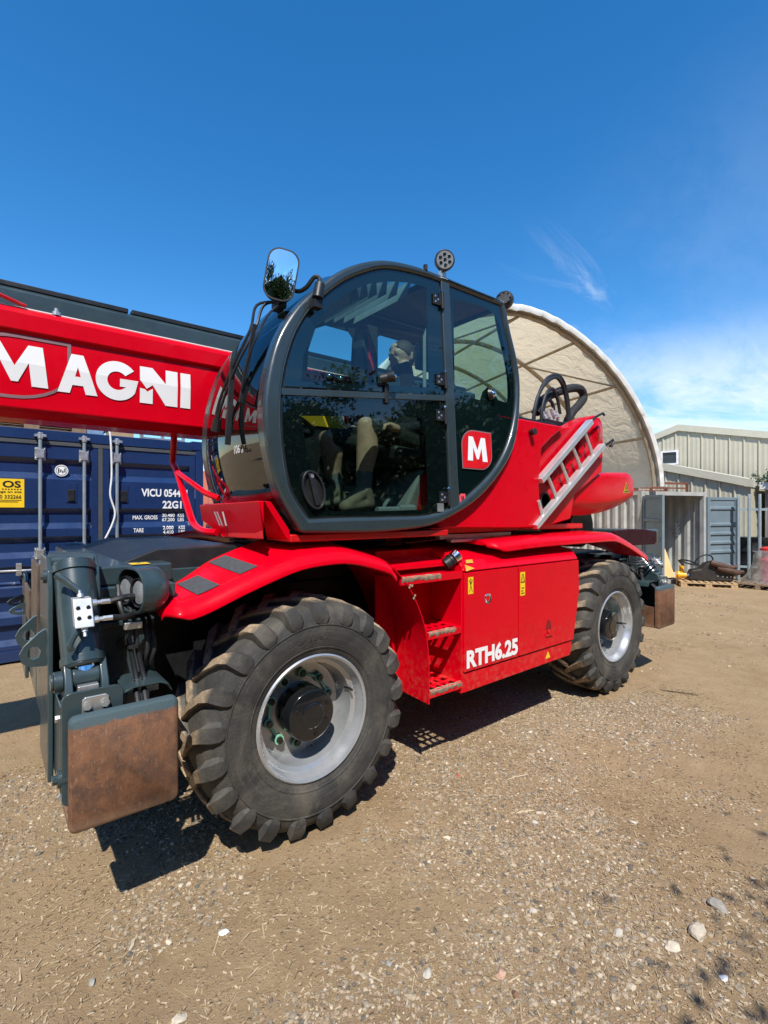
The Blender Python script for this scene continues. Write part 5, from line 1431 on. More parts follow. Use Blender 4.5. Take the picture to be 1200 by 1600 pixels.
def pad_mat():
    m, t, o = nodes_of('rusty_pad')
    N = NT(t); p = N.n('ShaderNodeBsdfPrincipled')
    v = N.n('ShaderNodeTexCoord').outputs['Object']
    s = N.n('ShaderNodeSeparateXYZ'); N.l(v, s.inputs[0])
    mp_ = N.n('ShaderNodeMapping'); mp_.inputs['Scale'].default_value = (1, 1, .4); N.l(v, mp_.inputs[0]); vs_ = mp_.outputs[0]
    c = N.mix(N.ramp(N.noise(v, 11, 9, .75, .5), .30, .70), (.070, .036, .024), (.20, .085, .036))
    c = N.mix(N.ramp(N.noise(vs_, 45, 9, .75, .3), .50, .72, 0, .5), c, (.24, .115, .055))
    c = N.mix(N.ramp(N.noise(vs_, 110, 7, .75), .54, .72, 0, .75), c, (.27, .19, .13))
    c = N.mix(N.ramp(N.noise(v, 6, 6, .7), .55, .75, 0, .6), c, (.055, .034, .028))
    c = N.mix(N.ramp(N.noise(v, 95, 5, .8), .68, .76, 0, .85), c, (.42, .36, .29))
    c = N.mix(N.ramp(s.outputs[2], -.20, -.15, .35, 0), c, (.30, .21, .135))
    h = N.math('ADD', s.outputs[2], N.math('MULTIPLY', N.noise(v, 18, 7, .75), .055))
    edge = N.ramp(h, .192, .206)       # paint left along the upper edge
    c = N.mix(edge, c, (.042, .072, .082))
    N.l(c, p.inputs['Base Color']); p.inputs['Roughness'].default_value = .72
    N.l(N.bump(N.noise(v, 120, 8, .75), .6, .004), p.inputs['Normal'])
    N.l(p.outputs[0], o.inputs[0]); return m
PADM = pad_mat()
RUSTP = pm('worn_brown_plate', (.11, .075, .055), .5, metal=.3, var=.3, vscale=8, dust=.3)
outrigger(1, 1); outrigger(-1, 1); outrigger(1, -1); outrigger(-1, -1)

# ---- headlights (front) with shroud
for sy in (1, -1):
    T = lambda x, y, z: (x, y if sy > 0 else 2.45 - y, z)
    ca_, sa_ = math.cos(R(15)), math.sin(R(15))
    ROT = lambda x, y, z: (-.725 + (x + .74)*ca_ - (y - .16)*sa_*-1*-1, .16 + (y - .16)*ca_ + (x + .74)*sa_, z)
    mb = MB()
    def ring_at(x, s): return [(x, .155 + (y - .155)*s, 1.315 + (z - 1.315)*s) for y, z in rrect(.05, 1.225, .28, 1.415, .085, 5)]
    mb.loft([ring_at(-.850, 1.0), ring_at(-.80, 1.04), ring_at(-.755, 1.0), ring_at(-.73, .80)], caps=False)
    mb.loft([ring_at(-.850, 1.0), ring_at(-.852, .93), ring_at(-.80, .93), ring_at(-.79, .93)], caps=False)
    mb.add(ring_at(-.73, .80), [tuple(range(len(ring_at(-.73, .8))))])
    mb.add([(-.79, y, z) for _, y, z in ring_at(-.79, .93)], [tuple(range(24))])
    hl = mb.map(ROT).map(T).build('headlight', TEAL, TH, ang=50)
    for y in (.112, .222):
        mb = MB(); mb.lathe([(.0, -.848), (.028, -.846), (.048, -.842), (.053, -.832), (.055, -.79)], (0, y, 1.315), 'x', 24); mb.map(ROT).map(T).build('lens', LENS, hl)
        mb = MB(); mb.lathe([(.054, -.845), (.061, -.848), (.065, -.79)], (0, y, 1.315), 'x', 24); mb.map(ROT).map(T).build('lens_ring', BLACK, hl)
    mb = MB(); mb.box((-.735, .12, 1.28), (-.655, .24, 1.34)); mb.map(T).build('bracket', TEAL, hl, .006)
    if sy > 0:
        mb = MB(); mb.box((-.78, .12, 1.4215), (-.70, .20, 1.4225)); mb.map(lambda x, y, z: (x, y + .24, z - .0155)); sk = mb.build('warning_sticker', YEL, TH)
        mb = MB(); mb.add([(-.765, .385, 1.408), (-.74, .40, 1.408), (-.715, .385, 1.408), (-.735, .405, 1.408), (-.735, .42, 1.408), (-.745, .42, 1.408), (-.745, .405, 1.408)], [(0, 1, 6), (1, 2, 3), (3, 4, 5, 6)]); mb.build('pictogram', BLK, sk, smooth=False)
MAROON = pm('dark_maroon_paint', (.028, .003, .006), .6, var=.1, spec=.2)
# rear lamps / bumper plate
mb = MB(); mb.prism([(3.62, 1.36), (3.9, 1.30), (4.55, 1.285), (4.60, 1.31), (4.60, 1.43), (4.3, 1.462), (3.95, 1.47), (3.62, 1.46)], 'y', .25, .285); mb.build('rear_guard', MAROON, TH, .01)
mb = MB(); mb.box((4.40, .29, 1.29), (4.76, 2.15, 1.45)); mb.build('rear_cross_member', TEAL, TH, .02)
mb = MB(); mb.box((4.0, .35, .95), (4.15, .42, 1.30)); mb.box((4.16, .30, .9), (4.3, .52, 1.02)); mb.tube(smooth_path([(4.05, .3, 1.28), (4.0, .28, 1.1), (4.1, .27, .98), (4.3, .28, .92)], 5), .012, 6); mb.tube(smooth_path([(4.1, .33, 1.28), (4.15, .25, 1.1), (4.05, .25, 1.0), (4.2, .2, .95)], 5), .012, 6); mb.build('rear_fittings', DARK, TH, .004)
mb = MB(); mb.lathe([(0, 0), (.20, 0), (.22, .03), (.22, .35), (.20, .38), (0, .38)], (3.55, .55, 1.50), 'y', 28); mb.lathe([(.10, -.01), (.16, -.012), (.17, .0)], (3.35, .5, 1.50), 'y', 24); mb.build('exhaust_silencer', DARK, TH, .006)

# ---- turret
mb = MB(); mb.prism([(.98, 1.545), (2.128, 1.525), (2.105, 1.88), (2.14, 2.16), (2.30, 2.27), (2.482, 2.367), (1.858, 2.362), (1.60, 2.365), (1.0, 1.9)], 'y', .12, .60); tp = mb.build('turret_panel', RED, TH, .012, 3)
mb = MB(); mb.prism([(2.0, 1.52), (2.332, 1.538), (2.657, 1.589), (2.72, 1.80), (3.204, 2.03), (3.228, 2.273), (3.216, 2.47), (3.17, 2.53), (3.062, 2.545), (2.937, 2.506), (2.657, 2.392), (2.40, 2.36), (2.0, 2.30)], 'y', .17, .34); arm = mb.build('turret_arm', RED, TH, .014, 3)
mb = MB(); mb.lathe([(0, -.014), (.055, -.014), (.062, -.010), (.10, -.004), (.115, .0)], (3.105, .172, 2.40), 'y', 28); bo = mb.build('pivot_boss', RED, TH, .003)
mb = MB(); mb.cyl((3.105, .162, 2.40), (3.105, .150, 2.40), .03, n=6); mb.build('boss_bolt', REDD, bo, .003)
for (x, z) in ((2.36, 1.93), (2.58, 2.09), (2.80, 2.24)):
    mb = MB(); mb.prism([(x - .06, z - .05), (x + .02, z - .09), (x + .09, z + .04), (x + .01, z + .08)], 'y', .150, .172); mb.build('ladder_bracket', RED, arm, .006)
mb = MB(); mb.lathe([(0, .002), (.055, .002), (.06, -.004), (.068, -.004), (.07, .002)], (2.267, .168, 1.745), 'y', 24); mb.build('port_hole', BLK, arm)
mb = MB(); mb.prism([(1.80, 1.53), (2.62, 1.53), (2.62, 2.1), (1.80, 2.3)], 'y', .34, 1.05); mb.box((1.1, .6, 1.545), (3.0, 1.0, 1.9)); mb.build('turret_body', RED, TH, .01)
mb = MB(); mb.prism([(2.35, 1.56), (3.2, 1.60), (3.25, 2.30), (3.1, 2.62), (2.7, 2.5)], 'y', 1.02, 1.10); mb.prism([(2.35, 1.56), (3.2, 1.60), (3.25, 2.30), (3.1, 2.62), (2.7, 2.5)], 'y', 1.70, 1.78); mb.cyl((3.0, 1.0, 2.45), (3.0, 1.8, 2.45), .09, n=20); mb.build('boom_bracket', RED, TH, .01)
mb = MB(); mb.box((.15, .25, 1.50), (3.0, 2.1, 1.545)); mb.build('turret_deck', REDD, TH, .008)
mb = MB(); mb.box((1.75, .28, 2.36), (2.62, .9, 2.43)); mb.build('turret_top', BLACK, TH, .01)
mb = MB(); mb.tube([(1.98, .118, 2.27), (1.98, .07, 2.27)], [.022, .028], 12); mb.build('rubber_stop', BLACK, tp, .003)
# hood at the back
ho = [(2.70, 1.612), (3.12, 1.618), (3.40, 1.640), (3.66, 1.682), (3.86, 1.735), (3.97, 1.80), (4.01, 1.88), (3.99, 1.98), (3.93, 2.045), (3.84, 2.066), (3.26, 2.034), (2.70, 1.90)]
mb = MB(); lo = []
hc = (3.3, 1.84)
for y, s in ((.190, .62), (.193, .80), (.205, .90), (.24, .96), (.30, .99), (.42, 1.0), (1.6, 1.01), (1.9, .95), (2.0, .85)):
    lo.append([(hc[0] + (x - hc[0])*s if x > hc[0] else x, y + (.03*(x < 3.0) if y < .3 else 0), hc[1] + (z - hc[1])*s*(1 if (z > hc[1] or y > .28) else .55 + .45*max(0, (y - .19)/.09))) for x, z in ho])
mb.loft(lo); hood = mb.build('engine_hood', RED, TH, .02, 3, ang=40)
mb = MB(); mb.add([(3.66, .187, 1.842), (3.79, .187, 1.846), (3.725, .187, 1.955)], [(0, 1, 2)]); s_ = mb.build('warning_sticker', YEL, hood)
mb = MB(); mb.ring([(3.675, 1.849), (3.777, 1.852), (3.725, 1.942)], [(3.693, 1.861), (3.759, 1.863), (3.725, 1.92)], 'y', .1855, .185); mb.box((3.717, .185, 1.868), (3.733, .1855, 1.90)); mb.build('pictogram', BLK, s_, smooth=False)
# ladder stowed on the turret arm
lad = bpy.data.objects.new('ladder_rail', None); bpy.data.objects.remove(lad)
a0, a1 = Vector((2.10, .115, 1.895)), Vector((2.88, .115, 2.455)); b0, b1 = Vector((2.03, .115, 1.532)), Vector((3.10, .115, 2.262))
mb = MB(); mb.bar(a0, a1, .045, .062, up=(0, -1, 0)); mb.bar(b0, b1, .045, .062, up=(0, -1, 0)); lad = mb.build('ladder', ALU, TH, .004)
ru = [(2.773, 2.369), (2.574, 2.222), (2.387, 2.086), (2.201, 1.955), (2.085, 1.74)]; rl_ = [(2.926, 2.160), (2.73, 2.025), (2.534, 1.889), (2.349, 1.760), (2.139, 1.622)]
for (x, z), (x2, z2) in zip(ru, rl_):
    mb = MB(); mb.tube([(x, .115, z), (x2, .115, z2)], .0155, 10); mb.build('rung', ALU, lad)
for p in ([(2.86, .10, 2.445), (2.93, .09, 2.50), (3.06, .09, 2.55), (3.085, .09, 2.535)], [(3.07, .10, 2.235), (3.16, .09, 2.285), (3.25, .09, 2.325), (3.255, .09, 2.30), (3.225, .09, 2.262), (3.19, .09, 2.262)]):
    mb = MB(); mb.tube(p, .011, 8); mb.build('ladder_hook', BLACK, lad)
# hydraulic hoses over the turret
hz = .5
def hs_(pts, r, name, mat, y=.5, n=8): 
    mb = MB(); mb.tube(smooth_path([(x, y + dy, z) for x, z, dy in pts], n), r, 10); return mb.build(name, mat, TH)
hs_([(2.58, 2.42, 0), (2.60, 2.56, 0), (2.66, 2.72, 0), (2.78, 2.86, 0), (2.95, 2.945, 0), (3.10, 2.90, .02), (3.19, 2.75, .03), (3.225, 2.55, .03), (3.23, 2.40, .03)], .017, 'hydraulic_hose', HOSE)
hs_([(2.66, 2.42, .05), (2.68, 2.60, .05), (2.76, 2.78, .05), (2.88, 2.93, .05), (3.05, 2.995, .05), (3.19, 2.95, .06), (3.27, 2.78, .06), (3.29, 2.58, .06), (3.29, 2.42, .06)], .017, 'hydraulic_hose', HOSE)
hs_([(2.70, 2.45, -.02), (2.72, 2.62, -.02), (2.78, 2.70, -.02), (2.86, 2.68, -.02), (2.90, 2.58, -.02)], .016, 'hydraulic_hose', HOSE)
hs_([(2.62, 2.42, -.06), (2.63, 2.58, -.06), (2.70, 2.74, -.06), (2.80, 2.80, -.06), (2.88, 2.72, -.06), (2.93, 2.58, -.06)], .015, 'hydraulic_hose', HOSE)
hs_([(2.80, 2.60, .12), (2.90, 2.73, .12), (3.15, 2.85, .12), (3.45, 2.945, .12), (3.62, 2.955, .12), (3.68, 2.885, .12), (3.60, 2.80, .12), (3.45, 2.69, .12), (3.35, 2.56, .12), (3.33, 2.42, .12)], .044, 'hose_sleeve', SLEEVE)
for (x, z) in ((2.70, 2.54), (2.76, 2.56), (2.84, 2.59), (2.90, 2.58)):
    mb = MB(); mb.tube([(x - .03, .46, z + .03), (x + .02, .45, z - .06)], .018, 8); mb.tube([(x - .012, .456, z), (x + .002, .452, z - .03)], .026, 6); mb.build('hose_fitting', ALU, TH)
mb = MB(); mb.box((2.62, .40, 2.36), (3.05, .62, 2.50)); mb.cyl((2.9, .38, 2.47), (2.9, .30, 2.45), .03, n=10); mb.build('valve_bank', BLACK, TH, .01)
mb = MB(); mb.cyl((3.0, .40, 2.47), (3.10, .36, 2.50), .035, n=12); mb.cyl((2.98, .40, 2.45), (2.94, .34, 2.43), .03, n=10); mb.build('red_coupling', REDP, TH)

# ---- boom
def bface(z): return 1.150 - .010*max(0, 1 - abs(z - 2.452)/.17)
sec = [(1.150, 2.215), (1.150, 2.30), (1.140, 2.452), (1.150, 2.600), (1.150, 2.616), (1.128, 2.626), (1.128, 2.715), (1.140, 2.742), (1.165, 2.754), (1.50, 2.754), (1.55, 2.70), (1.55, 2.30), (1.48, 2.18), (1.41, 2.165), (1.22, 2.165), (1.165, 2.19)]
mb = MB(); n = len(sec)
mb.add([(-3.6, y, z) for y, z in sec] + [(3.02, y, z) for y, z in sec], [tuple(range(n - 1, -1, -1)), tuple(range(n, 2*n))] + [(i, (i+1) % n, (i+1) % n + n, i + n) for i in range(n)])
boom = mb.build('boom', RED, TH, .006, 2, ang=8)
mb = MB(); mb.prism([(1.20, 2.757), (1.47, 2.757), (1.47, 2.86), (1.44, 2.885), (1.24, 2.885), (1.20, 2.86)], 'x', -3.5, 2.6); mb.build('hose_channel', TEAL, boom, .006)
mb = MB(); mb.prism([(1.235, 2.888), (1.46, 2.888), (1.46, 2.916), (1.235, 2.916)], 'x', -3.5, -.62); mb.prism([(1.235, 2.888), (1.46, 2.888), (1.46, 2.916), (1.235, 2.916)], 'x', -.60, 2.5); mb.build('channel_cover', BLACK, boom, .004)
mb = MB(); mb.box((-3.5, 1.165, 2.756), (2.4, 1.178, 2.762)); mb.build('seal_strip', WHITE, boom)
mb = MB(); mb.tube([(-1.0, 1.17, 2.755), (-1.0, 1.17, 2.775)], .022, 10); mb.tube([(-1.0, 1.17, 2.775), (-1.0, 1.17, 2.795)], .012, 8); mb.build('grease_fitting', ZINC, boom)
mb = MB(); mb.tube([(-1.42, 1.12, 2.70), (-1.33, 1.125, 2.785), (-1.26, 1.135, 2.795), (-1.14, 1.15, 2.765)], .010, 6); mb.build('boom_pipe', REDD, boom)
def bisect(mb, z):
    bm = bmesh.new(); vs_ = [bm.verts.new(p) for p in mb.v]
    for f in mb.f:
        try: bm.faces.new([vs_[i] for i in f])
        except ValueError: pass
    bmesh.ops.bisect_plane(bm, geom=bm.verts[:] + bm.edges[:] + bm.faces[:], plane_co=(0, 0, z), plane_no=(0, 0, 1))
    bm.verts.index_update(); o = MB(); o.add([v.co[:] for v in bm.verts], [[v.index for v in f.verts] for f in bm.faces]); bm.free()
    return o
L_M = [[(0, 0), (.10, 1), (.36, 1), (.60, .46), (.84, 1), (1.10, 1), (1.20, 0), (.90, 0), (.85, .56), (.66, .08), (.54, .08), (.35, .56), (.30, 0)]]
L_A = [[(0, 0), (.34, 1), (.64, 1), (1, 0), (.70, 0), (.635, .21), (.365, .21), (.30, 0)], [(.43, .43), (.57, .43), (.50, .68)]]
def gl():
    o = [(.5 + .5*math.cos(a), .5 + .5*math.sin(a)) for a in [R(38 + k*(322 - 0)/30.) for k in range(29)]]
    i = [(.5 + .235*math.cos(a), .5 + .235*math.sin(a)) for a in [R(38 + k*(322 - 0)/30.) for k in range(29)]]
    # open the ring at the right and add the bar
    return [o[:28] + [(1.0, .56), (.56, .56), (.56, .36), (.72, .36)] + [p for p in reversed(i[:27]) if not (p[0] > .68 and p[1] < .46)]]
L_G = gl()
L_N1 = [[(.30, 1), (.62, .60), (.62, 1), (.92, 1), (.92, 0), (.62, 0), (.30, .52), (.16, .40), (0, .62), (0, 1)]]
L_N2 = [[(0, 0), (0, .40), (.12, .38), (.17, .32), (.22, .36), (.30, .42), (.30, 0)]]
L_I = [[(0, 0), (0, 1), (1, 1), (1, 0)]]
def letter(loops, x0, x1, z0, z1, P, name, parent, mat=WHITE, cut=None):
    w = max(a for l in loops for a, b in l)
    mb = MB(); mb.flat([[(x0 + (x1 - x0)*a/w, z0 + (z1 - z0)*b) for a, b in l] for l in loops], lambda a, b: (a, 0, b))
    if cut: mb = bisect(mb, cut)
    mb.map(lambda x, y, z: P(x, z))
    return mb.build(name, mat, parent, smooth=False)
PBm = lambda x, z: (x, bface(z) - .0035, z)
letter(L_A, -.998, -.802, 2.326, 2.548, PBm, 'lettering', boom, cut=2.452)
letter(L_G, -.812, -.585, 2.318, 2.550, PBm, 'lettering', boom, cut=2.452)
letter(L_N1, -.575, -.354, 2.322, 2.545, PBm, 'lettering', boom, cut=2.452)
letter(L_N2, -.575, -.502, 2.322, 2.545, PBm, 'lettering', boom)
letter(L_I, -.336, -.274, 2.322, 2.545, PBm, 'lettering', boom, cut=2.452)
letter(L_M, -1.34, -1.040, 2.333, 2.553, PBm, 'lettering', boom, cut=2.452)
def leafshape(cx, cz, w, h, rc):     # rounded square with two crisp corners
    p = []
    for (sx, sz, rnd) in ((1, 1, 0), (-1, 1, 1), (-1, -1, 0), (1, -1, 1)):
        r = rc if rnd else .012*w
        x0, z0 = cx + sx*(w/2 - r), cz + sz*(h/2 - r*h/w)
        a0 = {(1, 1): 0, (-1, 1): 90, (-1, -1): 180, (1, -1): 270}[(sx, sz)]
        for k in range(9): a = R(a0 + 90*k/8); p.append((x0 + r*math.cos(a), z0 + r*h/w*math.sin(a)))
    return p
o_ = leafshape(-1.19, 2.432, .515, .345, .27); i_ = leafshape(-1.19, 2.432, .480, .310, .25)
mb = MB(); mb.flat([o_, i_], lambda a, b: (a, 0, b))
mb = bisect(mb, 2.452); mb.map(lambda x, y, z: (x, bface(z) - .003, z)); mb.build('badge_outline', GREYD, boom, smooth=False)

# ---- cab
def ny(z): return .05 + .10*(z - 1.54)/1.65
def fy_(z): return 1.055 - .15*(z - 1.54)/1.65
CO = [(-0.062, 1.542), (-0.176, 1.729), (-0.232, 1.924), (-0.252, 2.12), (-0.228, 2.323), (-0.168, 2.524), (-0.065, 2.699), (0.06, 2.842), (0.232, 2.999), (0.397, 3.102), (0.572, 3.172), (0.785, 3.211), (1.016, 3.226), (1.329, 3.230), (1.717, 3.237), (1.77, 3.03), (1.841, 2.802), (1.86, 2.605), (1.819, 2.335), (1.73, 2.109), (1.545, 1.908), (1.314, 1.74), (1.078, 1.632), (0.839, 1.562), (0.491, 1.535), (0.192, 1.535)]
CI = [(-0.018, 1.614), (-0.112, 1.759), (-0.147, 1.931), (-0.156, 2.132), (-0.134, 2.34), (-0.07, 2.547), (0.02, 2.706), (0.132, 2.831), (0.269, 2.952), (0.436, 3.058), (0.57, 3.118), (0.733, 3.152), (0.934, 3.173), (1.15, 3.178), (1.679, 3.188), (1.717, 3.018), (1.786, 2.791), (1.806, 2.596), (1.769, 2.372), (1.664, 2.147), (1.501, 1.958), (1.289, 1.808), (1.082, 1.698), (0.843, 1.633), (0.496, 1.623), (0.195, 1.62)]
def dens(l, n=4):
    a = smooth_path([(x, z, 0) for x, z in l[:15]], n); b = smooth_path([(x, z, 0) for x, z in l[14:] + l[:1]], n)
    return [(p.x, p.y) for p in a] + [(p.x, p.y) for p in b[1:-1]]
DO, DI = dens(CO), dens(CI)
NEAR = lambda x, y, z: (x, ny(z) + y, z)
FAR = lambda x, y, z: (x, fy_(z) - y, z)
def shrink(l, c, s): return [(c[0] + (x - c[0])*s, c[1] + (z - c[1])*s) for x, z in l]
mb = MB(); mb.ring(DO, DI, 'y', 0, .10); mb.map(NEAR); cab = mb.build('cab', CABF, TH, .026, 4, ang=25)
mb = MB(); mb.ring(DO, DI, 'y', 0, .10); mb.map(FAR); mb.build('far_frame', CABF, cab, .02, 3, ang=25)
# rubber seal inside the frame
mb = MB(); mb.ring([(x, z) for x, z in DI], shrink(DI, (.8, 2.4), .984), 'y', .020, .034); mb.map(NEAR); mb.build('seal', BLACK, cab)
def midz(x): return 2.256 + .118*(x + .151)
mb = MB(); mb.add([(x, .008, midz(x) + d) for x in (-.150, 1.035) for d in (-.018, .018)] + [(x, .034, midz(x) + d) for x in (-.150, 1.035) for d in (-.018, .018)], [(0, 1, 3, 2), (4, 6, 7, 5), (0, 2, 6, 4), (1, 5, 7, 3), (0, 4, 5, 1), (2, 3, 7, 6)]); mb.map(NEAR); mb.build('door_bar', CABF, cab, .003)
mb = MB(); mb.prism([(1.036, 1.66), (1.118, 1.685), (1.120, 3.19), (1.040, 3.185)], 'y', .004, .10); mb.map(NEAR); mb.build('pillar', CABF, cab, .008)
# panes: outline minus bars; printed border; clear middle
def inner_part(test): return [p for p in shrink(DI, (.8, 2.4), .990) if test(p)]
up = [p for p in inner_part(lambda p: p[0] < 1.03 and p[1] > midz(p[0]) + .02)]
lowp = [p for p in inner_part(lambda p: p[0] < 1.03 and p[1] < midz(p[0]) - .02)]
rear = [p for p in inner_part(lambda p: p[0] > 1.125)]
def ordered(pts):
    c = (sum(p[0] for p in pts)/len(pts), sum(p[1] for p in pts)/len(pts))
    return sorted(pts, key=lambda p: math.atan2(p[1] - c[1], p[0] - c[0]))
up = ordered(up + [(1.030, midz(1.03) + .02), (1.030, 3.168)]); lowp = ordered(lowp + [(1.030, midz(1.03) - .02), (1.030, 1.69)]); rear = ordered(rear + [(1.125, 1.735), (1.125, 3.165)])
hu = [(-.03, 2.330), (.898, 2.448), (.905, 2.80), (.915, 3.108), (.75, 3.09), (.60, 3.052), (.442, 2.99), (.302, 2.905), (.169, 2.79), (.062, 2.64), (-.010, 2.475)]
hl_ = [(-.036, 2.148), (.0, 1.90), (.075, 1.70), (.12, 1.655), (.50, 1.655), (.83, 1.665), (.845, 1.70), (.845, 2.245), (.60, 2.222)]
hr = [(1.165, 3.098), (1.150, 2.70), (1.137, 2.438), (1.396, 2.438), (1.425, 2.50), (1.485, 2.545), (1.56, 2.51), (1.60, 2.468), (1.70, 2.462), (1.742, 2.50), (1.745, 2.60), (1.70, 2.90), (1.665, 3.04), (1.60, 3.11), (1.50, 3.135)]
PRINT = pm('printed_glass_border', (.010, .017, .020), .08, var=.05, spec=.6)
for nm, o, h, gm in (('upper_window', up, hu, GLASS_UP), ('lower_window', lowp, hl_, GLASS_LO), ('rear_side_window', rear, hr, GLASS_UP)):
    mb = MB(); mb.flat([o], lambda a, b: (a, .016, b)); mb.map(NEAR); pane = mb.build(nm, gm, cab)
    mb = MB(); mb.flat([o, h], lambda a, b: (a, .021, b)); mb.map(NEAR); mb.build('printed_border', PRINT, pane)
    if nm == 'rear_side_window': rsw = pane
    if nm == 'lower_window': lsw = pane
    if nm == 'upper_window': usw = pane
# badge with M on the rear side window
o_ = leafshape(1.330, 2.078, .318, .272, .13); i_ = leafshape(1.330, 2.078, .302, .256, .122)
PN = lambda y: (lambda a, b: NEAR(a, y, b))
mb = MB(); mb.flat([o_], PN(.0125)); bd = mb.build('badge', GREYD, rsw, smooth=False)
mb = MB(); mb.flat([i_], PN(.0105)); mb.build('badge_field', pm('badge_red', (.60, .006, .012), .3, coat=.4), bd, smooth=False)
letter(L_M, 1.225, 1.432, 2.000, 2.166, PN(.0085), 'badge_letter', bd)
o_ = leafshape(1.158, 1.742, .060, .060, .02); mb = MB(); mb.flat([o_], PN(.012)); b2 = mb.build('small_sticker', pm('pink_sticker', (.75, .08, .10), .4), rsw, smooth=False)
mb = MB()
for i in range(2): mb.flat([rrect(1.146 + i*.014, 1.728, 1.156 + i*.014, 1.756, .002, 1)], PN(.0105))
mb.build('pictogram', BLK, b2, smooth=False)
# hinges
for x, z in ((.992, 3.045), (.990, 2.512), (.975, 2.275), (.972, 1.745)):
    mb = MB(); mb.box((x - .032, .004, z - .036), (x + .030, .014, z + .036)); mb.tube([(x + .045, .0, z - .055), (x + .045, .0, z + .055)], .011, 10); mb.box((x + .03, .002, z - .03), (x + .05, .012, z + .03)); mb.map(NEAR); hg = mb.build('hinge', DARK, cab, .002)
    mb = MB()
    for a, b in ((-.014, .018), (.010, .0), (-.014, -.018)): mb.sphere((x + a, .003, z + b), (.008, .005, .008), 8, 6)
    mb.tube([(x + .045, .0, z + .055), (x + .045, .0, z + .068)], [.013, .004], 8); mb.map(NEAR); mb.build('screw', CHROME, hg)
mb = MB(); mb.box((.918, .006, 1.652), (.972, .014, 1.705)); mb.map(NEAR); mb.build('striker_plate', ZINC, cab, .002)
# door handle: oval dish with a grab bar
c = (.015, 1.765)
def oval(rx, rz, tilt=.32, n=32): return [(c[0] + rx*math.cos(a)*math.cos(tilt) - rz*math.sin(a)*math.sin(tilt)*-1, c[1] + rz*math.sin(a)*math.cos(tilt) - rx*math.cos(a)*math.sin(tilt)) for a in [2*PI*k/n for k in range(n)]]
mb = MB(); mb.ring(oval(.066, .104, -.28), oval(.054, .092, -.28), 'y', -.004, .012); mb.map(NEAR); dh = mb.build('door_handle', BLACK, cab, .003)
mb = MB(); mb.flat([oval(.055, .093, -.28)], lambda a, b: (a, .013, b)); mb.map(NEAR); mb.build('handle_dish', BLK, dh)
mb = MB(); mb.bar((-.005, -.002, 1.85), (.035, -.002, 1.685), .030, .016, up=(0, -1, 0)); mb.map(NEAR); mb.build('grab_bar', BLACK, dh, .005)
mb = MB(); mb.tube([(.0, -.012, 1.835), (.0, -.004, 1.835)], .010, 10); mb.map(NEAR); mb.build('key_lock', ZINC, dh)
# knob on the upper glass
kb = (.52, 2.440)
mb = MB(); mb.tube([(kb[0] - .02, .016, kb[1] - .01), (kb[0] + .01, -.02, kb[1])], [.030, .026], 16); mb.tube([(kb[0] + .01, -.02, kb[1]), (kb[0] + .035, -.05, kb[1] + .006)], [.030, .033], 18); mb.box((kb[0] + .0, .0, kb[1] - .15), (kb[0] + .03, .014, kb[1] - .03)); mb.map(NEAR); kn = mb.build('latch_knob', BLACK, usw, .003)
mb = MB(); mb.sphere((kb[0] + .036, -.052, kb[1] + .006), (.010, .006, .010), 10, 8); mb.map(NEAR); mb.build('knob_button', CHROME, kn)
mb = MB(); mb.tube([(1.50, .016, 2.495), (1.51, -.012, 2.495)], [.045, .034], 18); mb.map(NEAR); vk = mb.build('vent_catch', BLACK, rsw, .003)
mb = MB(); mb.sphere((1.512, -.014, 2.495), (.022, .010, .022), 12, 8); mb.map(NEAR); mb.build('catch_button', CHROME, vk)

# windscreen, skylight and roof: sheets between the two side frames
def strip(idx, off, name, mat, parent, th=.0, y0=.04, y1=.04):
    pts = [DO[i % len(DO)] for i in idx]
    mb = MB(); ns = 9; v = []; f = []
    for (x, z) in pts:
        d = Vector((x - .8, z - 2.4)).normalized(); xx, zz = x - d.x*off, z - d.y*off
        for k in range(ns):
            t = k/(ns - 1); bul = (.058 if name == 'windscreen' else .018)*4*t*(1 - t)
            v.append((xx + d.x*bul, (ny(zz) + y0)*(1 - t) + (fy_(zz) - y1)*t, zz + d.y*bul))
    for i in range(len(pts) - 1):
        for k in range(ns - 1): f.append((i*ns + k, i*ns + k + 1, (i+1)*ns + k + 1, (i+1)*ns + k))
    mb.add(v, f); return mb.build(name, mat, parent, ang=60)
ws = strip(range(3, 33), .014, 'windscreen', GLASS_WS, cab)
strip(range(32, 36), .02, 'roof_crossbar', CABF, cab)
strip(range(35, 49), .014, 'skylight', GLASS_UP, cab)
strip(range(48, 58), .008, 'roof_panel', CABF, cab)
strip(range(48, 57), .06, 'roof_lining', LINER, cab, y0=.09, y1=.09)
strip(range(56, 73), .012, 'rear_window', GLASS_UP, cab)
strip(range(72, 84), .010, 'rear_wall', CABF, cab)
strip(list(range(84, len(DO))) + [0, 1], .02, 'floor_shell', INTER, cab)
strip([0, 1, 2, 3, 4], .012, 'lower_front_panel', BLACK, cab)
mb = MB(); mb.box((-.15, .16, 1.585), (1.15, .98, 1.63)); mb.build('floor', INTER, cab)
mb = MB(); text_on(mb, '106', .045, lambda a, b: (-.2885 - .03*b, .37 - a, 1.955 + b), .01, .075); text_on(mb, 'dB', .018, lambda a, b: (-.2835 - .03*b, .29 - a, 1.955 + b), .01); mb.build('noise_label', WHITE, ws, smooth=False)
